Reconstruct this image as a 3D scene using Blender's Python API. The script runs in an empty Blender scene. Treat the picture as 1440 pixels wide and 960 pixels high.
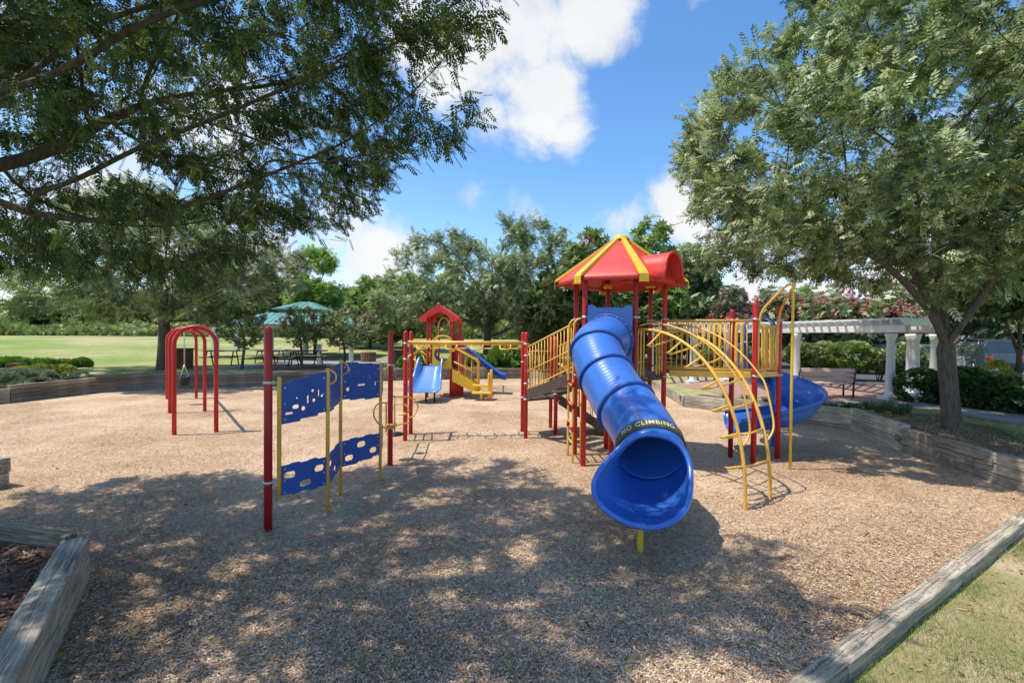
import bpy, bmesh, math, random
import numpy as np
from mathutils import Vector, Matrix, noise
rnd = random.Random(7)
rng = np.random.default_rng(7)
scene = bpy.context.scene
COL = scene.collection
R = math.radians
PI = math.pi
# ------------------------------------------------------------------ camera
CAMH, FPX = 2.25, 640.0
cd = bpy.data.cameras.new('camera'); cam = bpy.data.objects.new('camera', cd); COL.objects.link(cam)
scene.camera = cam
cd.sensor_width = 36.0; cd.lens = 36.0*FPX/1440.0; cd.clip_start = 0.05; cd.clip_end = 3000
CM = Matrix.Rotation(R(90-0.85), 3, 'X') @ Matrix.Rotation(R(0.5), 3, 'Z')
cam.matrix_world = Matrix.Translation((0, 0, CAMH)) @ CM.to_4x4()
def ray(px, py):
    return CM @ Vector(((px-720)/FPX, (480-py)/FPX, -1.0))
def G(px, py, z=0.0):                 # a spot of the photographed place at height z
    d = ray(px, py); t = (z-CAMH)/d.z
    return Vector((d.x*t, d.y*t, z))
def D(px, py, Y):                     # the same at distance Y
    d = ray(px, py); t = Y/d.y
    return Vector((d.x*t, Y, CAMH+d.z*t))
# ------------------------------------------------------------------ objects
base = {}
def tag(o, label=None, cat=None, group=None, kind=None):
    if label: o['label'] = label
    if cat: o['category'] = cat
    if group: o['group'] = group
    if kind: o['kind'] = kind
    return o
def thing(name, label, cat, loc=(0, 0, 0), group=None, rz=0):
    o = bpy.data.objects.new(name, None); COL.objects.link(o)
    o.location = loc; o.rotation_euler = (0, 0, rz); o.empty_display_size = .2
    base[o.name] = Vector(loc)
    return tag(o, label, cat, group)
def copy_tree(o, parent=None):
    c = o.copy(); COL.objects.link(c); c.parent = parent
    for ch in list(o.children): copy_tree(ch, c)
    return c
class MB:
    def __init__(s): s.v = []; s.f = []; s.sm = []; s.s = []
    def add(s, vs, fs, smooth=False, sv=None):
        n = len(s.v); s.v.extend([tuple(v) for v in vs]); s.f.extend([[i+n for i in f] for f in fs])
        s.sm.extend([smooth]*len(fs)); s.s.extend(sv if sv is not None else [0.0]*len(vs)); return s
    def box(s, c, size, rz=0, M=None):
        x, y, z = [q/2 for q in size]
        vs = [Vector((a*x, b*y, e*z)) for a in (-1, 1) for b in (-1, 1) for e in (-1, 1)]
        m = M if M is not None else Matrix.Rotation(rz, 3, 'Z')
        vs = [m @ v + Vector(c) for v in vs]
        return s.add(vs, [(0,1,3,2),(4,6,7,5),(0,4,5,1),(2,3,7,6),(0,2,6,4),(1,5,7,3)])
    def beam(s, a, b, w, h):             # board from a to b, w wide, h high
        a, b = Vector(a), Vector(b); d = b-a; x = d.normalized()
        y = Vector((0,0,1)).cross(x)
        y = y.normalized() if y.length > 1e-4 else Vector((0,1,0))
        z = x.cross(y); m = Matrix((x, y, z)).transposed()
        return s.box((a+b)/2, (d.length, w, h), M=m)
    def tube(s, pts, r, n=10, closed=False, caps=True, dome=False):
        pts = [Vector(p) for p in pts]
        if dome:                          # rounded top end
            e = pts[-1]; d = (e-pts[-2]).normalized(); rr = r if not isinstance(r, (list, tuple)) else r[-1]
            rl = [r]*len(pts) if not isinstance(r, (list, tuple)) else list(r)
            for q in (30, 60, 80): pts.append(e+d*rr*math.sin(R(q))); rl.append(rr*math.cos(R(q)))
            r = rl
        N = len(pts); rs = list(r) if isinstance(r, (list, tuple)) else [r]*N
        T = []
        for i in range(N):
            if closed: t = pts[(i+1) % N]-pts[i-1]
            else: t = pts[min(i+1, N-1)]-pts[max(i-1, 0)]
            T.append(t.normalized())
        u = T[0].orthogonal().normalized(); vs = []; sv = []; L = 0
        for i in range(N):
            u = (u-T[i]*u.dot(T[i])).normalized(); w = T[i].cross(u)
            if i: L += (pts[i]-pts[i-1]).length
            for k in range(n):
                a = 2*PI*k/n; vs.append(pts[i]+(u*math.cos(a)+w*math.sin(a))*rs[i]); sv.append(L)
        fs = []
        for i in range(N if closed else N-1):
            j = (i+1) % N
            for k in range(n):
                l = (k+1) % n; fs.append((i*n+k, i*n+l, j*n+l, j*n+k))
        s.add(vs, fs, True, sv)
        if caps and not closed:
            m = len(s.v)-len(vs)
            s.f.append([m+k for k in range(n)][::-1]); s.f.append([m+(N-1)*n+k for k in range(n)]); s.sm += [False, False]
        return s
    def grid(s, P, closed_v=False, smooth=True, sv=None):     # P rows of points
        nr, nc = len(P), len(P[0]); vs = [p for row in P for p in row]; fs = []
        for i in range(nr-1):
            for k in range(nc if closed_v else nc-1):
                l = (k+1) % nc; fs.append((i*nc+k, i*nc+l, (i+1)*nc+l, (i+1)*nc+k))
        return s.add(vs, fs, smooth, sv)
    def lathe(s, c, prof, n=20):
        c = Vector(c); P = []
        for r, z in prof: P.append([c+Vector((r*math.cos(2*PI*k/n), r*math.sin(2*PI*k/n), z)) for k in range(n)])
        s.grid(P, True); m = len(s.v)-n*len(prof)
        s.f.append([m+(len(prof)-1)*n+k for k in range(n)]); s.sm.append(False)
        return s
    def prism(s, poly, a, b):            # poly 2D points mapped by a(u,v), b(u,v)
        n = len(poly); vs = [a(*p) for p in poly]+[b(*p) for p in poly]
        return s.add(vs, [list(range(n))[::-1], list(range(n, 2*n))]+[(i, (i+1) % n, n+(i+1) % n, n+i) for i in range(n)])
    def build(s, name, mat, parent=None, label=None, bevel=0, loc=None, rot=None, kind=None, solid=0, seg=1):
        off = Vector((0, 0, 0))
        if parent is not None and loc is None: off = base[parent.name]
        me = bpy.data.meshes.new(name)
        me.from_pydata([(v[0]-off.x, v[1]-off.y, v[2]-off.z) for v in s.v], [], s.f)
        me.polygons.foreach_set('use_smooth', s.sm)
        at = me.attributes.new('s', 'FLOAT', 'POINT'); at.data.foreach_set('value', s.s)
        bm = bmesh.new(); bm.from_mesh(me); bmesh.ops.recalc_face_normals(bm, faces=bm.faces); bm.to_mesh(me); bm.free()
        me.update()
        me.materials.append(mat)
        o = bpy.data.objects.new(name, me); COL.objects.link(o)
        if parent is not None: o.parent = parent
        base[o.name] = off
        if loc is not None: o.location = loc
        if rot is not None: o.rotation_euler = rot
        if label: o['label'] = label
        if kind: o['kind'] = kind
        if solid:
            m = o.modifiers.new('thick', 'SOLIDIFY'); m.thickness = solid; m.offset = 0
        if bevel:
            m = o.modifiers.new('bevel', 'BEVEL'); m.width = bevel; m.segments = seg; m.limit_method = 'ANGLE'; m.angle_limit = R(40)
        return o
def plate(mb, outline, holes, th, O, U, V):
    cu = bpy.data.curves.new('outline', 'CURVE'); cu.dimensions = '2D'; cu.fill_mode = 'BOTH'; cu.extrude = th/2
    for poly in [outline]+holes:
        sp = cu.splines.new('POLY'); sp.points.add(len(poly)-1); sp.use_cyclic_u = True
        for i, p in enumerate(poly): sp.points[i].co = (p[0], p[1], 0, 1)
    ob = bpy.data.objects.new('outline', cu); me = bpy.data.meshes.new_from_object(ob)
    O, U, V = Vector(O), Vector(U).normalized(), Vector(V).normalized(); W = U.cross(V)
    mb.add([O+U*v.co.x+V*v.co.y+W*v.co.z for v in me.vertices], [list(p.vertices) for p in me.polygons])
    bpy.data.objects.remove(ob); bpy.data.curves.remove(cu); bpy.data.meshes.remove(me)
    return mb
def circ(x, y, r, n=16, sx=1): return [(x+r*sx*math.cos(2*PI*k/n), y+r*math.sin(2*PI*k/n)) for k in range(n)]
def pill(x, y, w, h):
    r = min(w, h)/2; o = []
    for k in range(12):
        a = 2*PI*k/12+PI/12
        o.append((x+(w/2-r)*(1 if math.cos(a) > 0 else -1)+r*math.cos(a), y+(h/2-r)*(1 if math.sin(a) > 0 else -1)+r*math.sin(a)))
    return o
def arc3(c, u, w, r0, a0, a1, n, r1=None):
    c, u, w = Vector(c), Vector(u), Vector(w); r1 = r1 or r0
    return [c+u*r0*math.cos(R(a0+(a1-a0)*i/n))+w*r1*math.sin(R(a0+(a1-a0)*i/n)) for i in range(n+1)]
def spline(pts, n=8):
    P = [Vector(p) for p in pts]; P = [P[0]*2-P[1]]+P+[P[-1]*2-P[-2]]; o = []
    for i in range(1, len(P)-2):
        a, b, c, d = P[i-1], P[i], P[i+1], P[i+2]
        for k in range(n):
            t = k/n; o.append(.5*((2*b)+(c-a)*t+(2*a-5*b+4*c-d)*t*t+(3*b-a-3*c+d)*t**3))
    o.append(P[-2]); return o
# ------------------------------------------------------------------ materials
def nt(name):
    m = bpy.data.materials.new(name); m.use_nodes = True; t = m.node_tree; t.nodes.clear()
    out = t.nodes.new('ShaderNodeOutputMaterial'); return m, t, out
def N(t, k, **kw):
    n = t.nodes.new(k)
    for a, b in kw.items():
        if a[0] == '_': setattr(n, a[1:], b)
        else: n.inputs[a.replace('__', ' ')].default_value = b
    return n
def L(t, a, b): t.links.new(a, b)
def ramp(t, src, stops):
    r = t.nodes.new('ShaderNodeValToRGB'); e = r.color_ramp.elements
    while len(e) < len(stops): e.new(.5)
    for i, (p, c) in enumerate(stops): e[i].position = p; e[i].color = (*c, 1) if len(c) == 3 else c
    L(t, src, r.inputs[0]); return r
def princ(t, out, rough=.5, spec=.5):
    b = t.nodes.new('ShaderNodeBsdfPrincipled'); b.inputs['Roughness'].default_value = rough
    b.inputs['Specular IOR Level'].default_value = spec; L(t, b.outputs[0], out.inputs[0]); return b
def coords(t, which='Object', scale=(1, 1, 1)):
    c = t.nodes.new('ShaderNodeTexCoord'); m = t.nodes.new('ShaderNodeMapping'); m.inputs['Scale'].default_value = scale
    L(t, c.outputs[which], m.inputs[0]); return m.outputs[0]
def wcoords(t, scale=(1, 1, 1)):
    c = t.nodes.new('ShaderNodeNewGeometry'); m = t.nodes.new('ShaderNodeMapping'); m.inputs['Scale'].default_value = scale
    L(t, c.outputs['Position'], m.inputs[0]); return m.outputs[0]
def noise_n(t, vec, scale, detail=4, rough=.55, dist=0):
    n = N(t, 'ShaderNodeTexNoise', Scale=scale, Detail=detail, Roughness=rough, Distortion=dist); L(t, vec, n.inputs['Vector']); return n
def bump(t, src, bs, strength=.4, dist=.02, prev=None):
    b = N(t, 'ShaderNodeBump', Strength=strength, Distance=dist); L(t, src, b.inputs['Height'])
    if prev: L(t, prev.outputs[0], b.inputs['Normal'])
    if bs is not None: L(t, b.outputs[0], bs.inputs['Normal'])
    return b
def paint(name, c, rough=.35, fade=.25, ns=3.0, dirt=(.25, .2, .15), dirtamt=.25, coat=0, ridges=0, spec=.5):
    m, t, out = nt(name); b = princ(t, out, rough, spec)
    v = wcoords(t); n1 = noise_n(t, v, ns, 6, .6); n2 = noise_n(t, v, ns*9, 5, .65)
    lo = tuple(q*(1-fade) for q in c); hi = tuple(min(1, q*(1+fade*.6)+.006) for q in c)
    r = ramp(t, n1.outputs[0], [(.3, lo), (.7, hi)])
    mx = N(t, 'ShaderNodeMix', _data_type='RGBA'); L(t, r.outputs[0], mx.inputs[6]); mx.inputs[7].default_value = (*dirt, 1)
    r2 = ramp(t, n2.outputs[0], [(.52, (0, 0, 0)), (.85, (dirtamt,)*3)]); L(t, r2.outputs[0], mx.inputs[0]); L(t, mx.outputs[2], b.inputs['Base Color'])
    rr = N(t, 'ShaderNodeMapRange'); L(t, n1.outputs[0], rr.inputs[0]); rr.inputs[3].default_value = rough*.75; rr.inputs[4].default_value = min(1, rough*1.35); L(t, rr.outputs[0], b.inputs['Roughness'])
    bp = bump(t, n2.outputs[0], b, .12, .004)
    if ridges:
        at = t.nodes.new('ShaderNodeAttribute'); at.attribute_name = 's'
        mu = N(t, 'ShaderNodeMath', _operation='MULTIPLY'); L(t, at.outputs['Fac'], mu.inputs[0]); mu.inputs[1].default_value = ridges
        sn = N(t, 'ShaderNodeMath', _operation='SINE'); L(t, mu.outputs[0], sn.inputs[0]); bump(t, sn.outputs[0], b, .12, .003, bp)
    if coat: b.inputs['Coat Weight'].default_value = coat; b.inputs['Coat Roughness'].default_value = .12
    return m
def timber_mat(name, dark=(.25, .22, .185), lite=(.62, .56, .47), sc=1.0):
    m, t, out = nt(name); b = princ(t, out, .85, .2)
    v = coords(t, 'Object', (1.2*sc, 16*sc, 16*sc)); n1 = noise_n(t, v, 2.2, 9, .72, .6)
    v2 = coords(t, 'Object', (.9, 1.6, 1.6)); n2 = noise_n(t, v2, 2.0, 5, .6)
    oi = t.nodes.new('ShaderNodeObjectInfo')
    r = ramp(t, n1.outputs[0], [(.25, tuple(q*.35 for q in dark)), (.42, dark), (.72, lite)])
    r2 = ramp(t, n2.outputs[0], [(.25, (.42, .40, .34)), (.7, (1.0, .96, .88))])
    mx = N(t, 'ShaderNodeMix', _data_type='RGBA', _blend_type='MULTIPLY'); mx.inputs[0].default_value = 1
    L(t, r.outputs[0], mx.inputs[6]); L(t, r2.outputs[0], mx.inputs[7])
    hs = N(t, 'ShaderNodeHueSaturation'); L(t, mx.outputs[2], hs.inputs['Color'])
    mr = N(t, 'ShaderNodeMapRange'); L(t, oi.outputs['Random'], mr.inputs[0]); mr.inputs[3].default_value = .72; mr.inputs[4].default_value = 1.25; L(t, mr.outputs[0], hs.inputs['Value'])
    v3_ = coords(t, 'Object', (.22, 13, 13)); n3 = noise_n(t, v3_, 1.1, 4, .5, .15)
    ab = N(t, 'ShaderNodeMath', _operation='SUBTRACT'); L(t, n3.outputs[0], ab.inputs[0]); ab.inputs[1].default_value = .5
    a2 = N(t, 'ShaderNodeMath', _operation='ABSOLUTE'); L(t, ab.outputs[0], a2.inputs[0])
    cr = ramp(t, a2.outputs[0], [(0, (.4, .37, .34)), (.006, (.65, .62, .6)), (.016, (1, 1, 1))])
    m2 = N(t, 'ShaderNodeMix', _data_type='RGBA', _blend_type='MULTIPLY'); m2.inputs[0].default_value = 1; L(t, hs.outputs[0], m2.inputs[6]); L(t, cr.outputs[0], m2.inputs[7])
    L(t, m2.outputs[2], b.inputs['Base Color']); bp = bump(t, n1.outputs[0], b, .8, .012); bump(t, cr.outputs[0], b, .4, .008, bp); return m
def leaf_mat(name, stops, trans=.35, rough=.48, vary=1.2):
    m, t, out = nt(name)
    at = t.nodes.new('ShaderNodeAttribute'); at.attribute_name = 'tint'
    n = noise_n(t, wcoords(t), vary, 3, .6)
    ad = N(t, 'ShaderNodeMath', _operation='ADD'); L(t, at.outputs['Fac'], ad.inputs[0])
    ms = N(t, 'ShaderNodeMath', _operation='MULTIPLY_ADD'); L(t, n.outputs[0], ms.inputs[0]); ms.inputs[1].default_value = .9; ms.inputs[2].default_value = -.45; L(t, ms.outputs[0], ad.inputs[1])
    r = ramp(t, ad.outputs[0], stops)
    b = t.nodes.new('ShaderNodeBsdfPrincipled'); b.inputs['Roughness'].default_value = rough; b.inputs['Specular IOR Level'].default_value = .4; L(t, r.outputs[0], b.inputs['Base Color'])
    tr = t.nodes.new('ShaderNodeBsdfTranslucent')
    hs = N(t, 'ShaderNodeHueSaturation', Saturation=1.15, Value=1.25, Hue=.49); L(t, r.outputs[0], hs.inputs['Color']); L(t, hs.outputs[0], tr.inputs[0])
    mx = N(t, 'ShaderNodeMixShader', Fac=trans); L(t, b.outputs[0], mx.inputs[1]); L(t, tr.outputs[0], mx.inputs[2]); L(t, mx.outputs[0], out.inputs[0])
    return m
def bark_mat(name, a=(.05, .042, .032), c=(.17, .145, .115)):
    m, t, out = nt(name); b = princ(t, out, .9, .15)
    v = wcoords(t, (14, 14, 2.6)); n1 = noise_n(t, v, 1.6, 8, .7, .8); r = ramp(t, n1.outputs[0], [(.3, a), (.7, c)])
    L(t, r.outputs[0], b.inputs['Base Color']); bump(t, n1.outputs[0], b, .9, .02); return m
def plain(name, c, rough=.6, metal=0, ns=4.0, var=.25, bs=0.15, spec=.4):
    m, t, out = nt(name); b = princ(t, out, rough, spec); n1 = noise_n(t, wcoords(t), ns, 6, .6)
    r = ramp(t, n1.outputs[0], [(.3, tuple(q*(1-var) for q in c)), (.7, tuple(min(1, q*(1+var)) for q in c))]); L(t, r.outputs[0], b.inputs['Base Color'])
    b.inputs['Metallic'].default_value = metal; bump(t, n1.outputs[0], b, bs, .01); return m
M = {}
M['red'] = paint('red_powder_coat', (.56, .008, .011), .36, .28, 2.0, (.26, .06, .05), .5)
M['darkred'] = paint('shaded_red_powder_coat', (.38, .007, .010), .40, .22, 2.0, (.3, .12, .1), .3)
M['redplastic'] = paint('red_plastic', (.70, .05, .035), .42, .15, 1.5, (.5, .25, .2), .2)
M['yellow'] = paint('yellow_powder_coat', (.86, .47, .07), .4, .22, 2.5, (.5, .36, .2), .5)
M['yplastic'] = paint('yellow_plastic', (.80, .50, .03), .42, .12, 1.5, (.5, .35, .12), .2)
M['blue'] = paint('blue_plastic', (.04, .165, .56), .3, .16, 1.3, (.16, .22, .45), .3, coat=.35, ridges=95)
M['bluein'] = paint('blue_plastic_smooth', (.035, .15, .55), .28, .16, 1.8, (.16, .22, .5), .3, coat=.35)
M['lightblue'] = paint('light_blue_plastic', (.08, .23, .62), .3, .12, 1.3, (.3, .4, .6), .2, coat=.3)
M['panelblue'] = paint('blue_panel_plastic', (.018, .085, .36), .5, .12, 2.5, (.12, .16, .3), .25)
M['metal'] = plain('galvanised_clamp', (.55, .55, .54), .42, .7, 20, .2)
M['brown'] = paint('brown_coated_deck', (.085, .055, .04), .6, .2, 3, (.2, .16, .12), .4)
M['black'] = plain('black_rubber', (.018, .018, .02), .6)
M['band'] = paint('olive_grip_band', (.10, .095, .045), .8, .3, 6, (.3, .25, .1), .4)
M['letter'] = plain('pale_lettering', (.62, .60, .5), .6, 0, 8, .1)
M['timber'] = timber_mat('weathered_timber')
M['timber2'] = timber_mat('old_brown_timber', (.21, .175, .14), (.54, .465, .375))
M['timber3'] = timber_mat('pale_kerb_timber', (.38, .34, .28), (.86, .79, .66))
M['white'] = paint('white_paint', (.74, .74, .71), .5, .12, 2, (.4, .38, .3), .35)
M['bark'] = bark_mat('bark'); M['bark2'] = bark_mat('pale_bark', (.05, .04, .032), (.20, .16, .13))
M['pink'] = paint('pink_composite_slats', (.72, .47, .40), .7, .12, 3, (.4, .3, .26), .3)
M['green_metal'] = plain('dark_green_metal', (.02, .06, .035), .4)
M['blackmetal'] = plain('black_metal', (.012, .012, .013), .4)
M['slatbrown'] = timber_mat('brown_bin_slats', (.2, .12, .08), (.42, .28, .19), .6)
M['teal'] = paint('teal_metal_roof', (.13, .30, .27), .4, .12, 1.5)
M['beige'] = plain('beige_trim', (.48, .43, .34), .6)
M['glass'] = plain('dark_car_glass', (.03, .04, .05), .08, 0, 2, .2, 0, .8)
M['tyre'] = plain('tyre_rubber', (.02, .02, .02), .8)
M['brick'] = plain('brick', (.30, .14, .10), .85, 0, 12, .35)
M['siding'] = plain('house_siding', (.45, .46, .45), .7, 0, 3, .1)
M['roof'] = plain('roof_shingles', (.13, .13, .135), .9, 0, 8, .35)
G_ = lambda *s: list(s)
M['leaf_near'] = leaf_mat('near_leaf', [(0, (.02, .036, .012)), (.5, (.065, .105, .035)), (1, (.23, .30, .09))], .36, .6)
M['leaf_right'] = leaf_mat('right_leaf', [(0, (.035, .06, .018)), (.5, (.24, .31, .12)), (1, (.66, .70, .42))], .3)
M['leaf_mid'] = leaf_mat('mid_leaf', [(0, (.04, .065, .02)), (.5, (.22, .285, .115)), (1, (.60, .64, .36))], .3, vary=.5)
M['leaf_dark'] = leaf_mat('dark_leaf', [(0, (.055, .095, .025)), (.5, (.15, .215, .065)), (1, (.34, .41, .15))], .3, vary=.6)
M['leaf_bright'] = leaf_mat('bright_leaf', [(0, (.10, .16, .04)), (.5, (.21, .30, .085)), (1, (.38, .46, .17))], .35, vary=.5)
M['leaf_fresh'] = leaf_mat('fresh_leaf', [(0, (.14, .24, .05)), (.5, (.27, .42, .10)), (1, (.46, .60, .20))], .42, vary=.5)
M['leaf_far'] = leaf_mat('far_leaf', [(0, (.13, .18, .06)), (.5, (.27, .34, .12)), (1, (.46, .48, .18))], .25, vary=.12)
M['leaf_yellow'] = leaf_mat('yellow_green_leaf', [(0, (.15, .18, .03)), (.5, (.31, .34, .06)), (1, (.48, .48, .13))], .3, vary=1)
M['leaf_gray'] = leaf_mat('grey_green_leaf', [(0, (.09, .12, .07)), (.5, (.18, .22, .12)), (1, (.3, .34, .2))], .2, vary=1)
M['leaf_juniper'] = leaf_mat('juniper_leaf', [(0, (.05, .12, .02)), (.5, (.12, .25, .03)), (1, (.26, .40, .06))], .2, vary=1)
M['hedge'] = leaf_mat('hedge_leaf', [(0, (.022, .04, .012)), (.5, (.055, .095, .028)), (1, (.14, .20, .06))], .22, vary=1.5)
M['bloom'] = leaf_mat('pink_blossom', [(0, (.30, .07, .09)), (.5, (.66, .19, .22)), (1, (.80, .38, .38))], .3, vary=2)
M['grass'] = leaf_mat('grass_blade', [(0, (.46, .36, .21)), (.38, (.36, .31, .14)), (.62, (.20, .235, .07)), (1, (.10, .16, .035))], .25, vary=1.3)
M['liriope'] = leaf_mat('liriope_blade', [(0, (.03, .06, .02)), (.5, (.08, .13, .04)), (1, (.2, .26, .1))], .2)
M['chip'] = leaf_mat('wood_chip', [(0, (.12, .065, .036)), (.3, (.36, .225, .130)), (.6, (.61, .43, .275)), (1, (.90, .73, .53))], .0, .9, .35)
# ------------------------------------------------------------------ world and sun
SUN_AZ, SUN_EL = 8.0, 66.0
sd = bpy.data.lights.new('sun', 'SUN'); sd.energy = 5.0; sd.angle = R(.53); sd.color = (1, .94, .84)
so = bpy.data.objects.new('sun', sd); COL.objects.link(so)
ldir = Vector((math.cos(R(SUN_EL))*math.cos(R(SUN_AZ)), math.cos(R(SUN_EL))*math.sin(R(SUN_AZ)), -math.sin(R(SUN_EL))))
so.rotation_euler = ldir.to_track_quat('-Z', 'Y').to_euler(); so.location = (-20, -3, 40)
w = bpy.data.worlds.new('World'); scene.world = w; w.use_nodes = True; t = w.node_tree; t.nodes.clear()
wo = t.nodes.new('ShaderNodeOutputWorld'); bg = N(t, 'ShaderNodeBackground', Strength=.145)
sky = t.nodes.new('ShaderNodeTexSky'); sky.sky_type = 'NISHITA'; sky.sun_disc = False; sky.sun_elevation = R(SUN_EL); sky.sun_rotation = R(262)
sky.air_density = 1.0; sky.dust_density = .6; sky.ozone_density = 2.0
tc = t.nodes.new('ShaderNodeTexCoord'); dirn = tc.outputs['Generated']
nz = N(t, 'ShaderNodeTexNoise', Scale=6.5, Detail=9, Roughness=.62, Distortion=.25); L(t, dirn, nz.inputs['Vector'])
nz2 = N(t, 'ShaderNodeTexNoise', Scale=3.2, Detail=6, Roughness=.6); L(t, dirn, nz2.inputs['Vector'])
prev = None
for (cx, cy, rr, wt) in [(655, 60, 105, 1), (590, 40, 70, .85), (735, 45, 115, 1), (830, 15, 85, 1), (765, 135, 85, 1), (620, 100, 60, .9), (800, 180, 45, .8), (690, 160, 50, .7),
                     (735, 290, 50, .62), (660, 285, 50, .55), (885, 305, 50, .58), (545, 350, 60, .5), (965, 290, 75, .8), (1000, 230, 70, .7), (470, 320, 110, .68), (360, 370, 150, .85), (150, 330, 200, .7), (300, 180, 160, .6), (520, 370, 100, .75), (1080, 400, 160, .75), (1300, 350, 250, .6), (60, 120, 160, .55), (980, -5, 30, .4)]:
    c = ray(cx, cy).normalized()
    vd = N(t, 'ShaderNodeVectorMath', _operation='DISTANCE'); L(t, dirn, vd.inputs[0]); vd.inputs[1].default_value = c
    k = c.y
    mr = N(t, 'ShaderNodeMapRange', _interpolation_type='SMOOTHSTEP'); L(t, vd.outputs['Value'], mr.inputs[0])
    mr.inputs[1].default_value = 0; mr.inputs[2].default_value = rr/640*k*1.45; mr.inputs[3].default_value = wt; mr.inputs[4].default_value = 0
    if prev is None: prev = mr.outputs[0]
    else:
        mm = N(t, 'ShaderNodeMath', _operation='MAXIMUM'); L(t, prev, mm.inputs[0]); L(t, mr.outputs[0], mm.inputs[1]); prev = mm.outputs[0]
ma = N(t, 'ShaderNodeMath', _operation='MULTIPLY_ADD'); L(t, nz.outputs[0], ma.inputs[0]); ma.inputs[1].default_value = 1.9; ma.inputs[2].default_value = -.95
ad = N(t, 'ShaderNodeMath', _operation='ADD'); L(t, prev, ad.inputs[0]); L(t, ma.outputs[0], ad.inputs[1])
cov = N(t, 'ShaderNodeMapRange', _interpolation_type='SMOOTHSTEP'); L(t, ad.outputs[0], cov.inputs[0]); cov.inputs[1].default_value = .26; cov.inputs[2].default_value = .80
cc = ramp(t, nz2.outputs[0], [(.35, (4.4, 4.8, 5.4)), (.52, (6.1, 6.25, 6.5)), (.7, (6.8, 6.8, 6.75))])
hs = N(t, 'ShaderNodeHueSaturation', Saturation=1.24, Value=1.66); L(t, sky.outputs[0], hs.inputs['Color'])
mx = N(t, 'ShaderNodeMix', _data_type='RGBA'); L(t, cov.outputs[0], mx.inputs[0]); L(t, hs.outputs[0], mx.inputs[6]); L(t, cc.outputs[0], mx.inputs[7])
L(t, mx.outputs[2], bg.inputs[0]); L(t, bg.outputs[0], wo.inputs[0])
scene.view_settings.view_transform = 'Standard'; scene.view_settings.look = 'None'; scene.view_settings.exposure = 0
scene.cycles.use_denoising = True; scene.cycles.max_bounces = 8; scene.cycles.diffuse_bounces = 3; scene.cycles.glossy_bounces = 3; scene.cycles.transmission_bounces = 4
scene.cycles.sample_clamp_indirect = 6
# ------------------------------------------------------------------ terrain
CX, CY = .5, 8.5
# corner x, y, ground height just outside at the start and at the end of the edge that begins here
PLAY = [(-1.62, .79, .28, .28), (-3.9, 4.07, .28, .28), (-7.7, 4.93, .28, .35), (-7.25, 6.45, .36, .38), (-11, 7.6, .38, .38), (-16.2, 12.6, .38, .38), (-15.6, 14.1, .38, .50), (-15.2, 16.6, .50, .58),
        (-13.6, 17.9, .58, .62), (-10.2, 19.0, .62, .58), (-5.6, 22.0, .56, .5), (.9, 23.6, .5, .0), (2.3, 23.4, .0, .0), (6.3, 20.4, .0, .28), (5.55, 14.5, .3, .3),
        (6.4, 13.5, .32, .36), (7.4, 12.1, .36, .44), (8.3, 11.0, .46, .46), (7.8, 8.95, .46, .36), (7.66, 7.6, .34, .30), (7.55, 6.42, -.08, -.08)]
NPL = len(PLAY)
def edge_at(th):
    dx, dy = math.cos(th), math.sin(th)
    for i in range(NPL):
        x0, y0, z0, z1 = PLAY[i]; x1, y1 = PLAY[(i+1) % NPL][:2]
        ax, ay, bx, by = x0-CX, y0-CY, x1-CX, y1-CY
        den = dx*(by-ay)-dy*(bx-ax)
        if abs(den) < 1e-9: continue
        r = (ax*(by-ay)-ay*(bx-ax))/den; u = (ax*dy-ay*dx)/den
        if r > 0 and -1e-6 <= u <= 1+1e-6: return r, z0+(z1-z0)*u, i
    return 8, 0, 0
def sst(a, b, x):
    x = max(0, min(1, (x-a)/(b-a))); return x*x*(3-2*x)
def outh(x, y, zb, do):
    th = math.degrees(math.atan2(y-CY, x-CX))
    rise = 1.08*sst(72, 84, th)
    if th < -150: rise = 1.08*(1-sst(170, 190, th+360))
    elif th > 170: rise = 1.08*(1-sst(170, 190, th))
    far = .45
    if -125 < th < -14: far = -.1
    z = zb+(far-zb)*sst(2, 10, do) if th < 72 and th > -160 else zb
    if th <= -160 or th > 72: z = zb+(.5-zb)*sst(3, 9, do)
    z += rise*sst(6, 42, do)
    if do > 60: z -= (do-60)*.02*sst(60, 120, do) if do < 200 else 2.8
    z += .03*noise.noise(Vector((x*.35, y*.35, 0)))*sst(.5, 3, do)
    return z
def hgt(x, y):
    th = math.atan2(y-CY, x-CX); r = math.hypot(x-CX, y-CY); rb, zb, i = edge_at(th)
    if r <= rb: return 0.0
    return outh(x, y, zb, r-rb)
def dirt_lawn():
    m, t, out = nt('lawn_grass'); b = princ(t, out, .95, .1); v = wcoords(t)
    n1 = noise_n(t, v, .16, 5, .6); n2 = noise_n(t, v, 3.5, 8, .7); n3 = noise_n(t, wcoords(t, (1, .35, 1)), 28, 4, .7)
    a = N(t, 'ShaderNodeMath', _operation='MULTIPLY_ADD'); L(t, n2.outputs[0], a.inputs[0]); a.inputs[1].default_value = .5; L(t, n1.outputs[0], a.inputs[2])
    a2 = N(t, 'ShaderNodeMath', _operation='MULTIPLY_ADD'); L(t, n3.outputs[0], a2.inputs[0]); a2.inputs[1].default_value = .35; L(t, a.outputs[0], a2.inputs[2])
    r = ramp(t, a2.outputs[0], [(.50, (.10, .17, .03)), (.76, (.19, .27, .055)), (.95, (.30, .32, .11)), (1.0, (.42, .36, .19))])
    L(t, r.outputs[0], b.inputs['Base Color']); bump(t, n3.outputs[0], b, .6, .03); return m
M['lawn'] = dirt_lawn()
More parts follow.
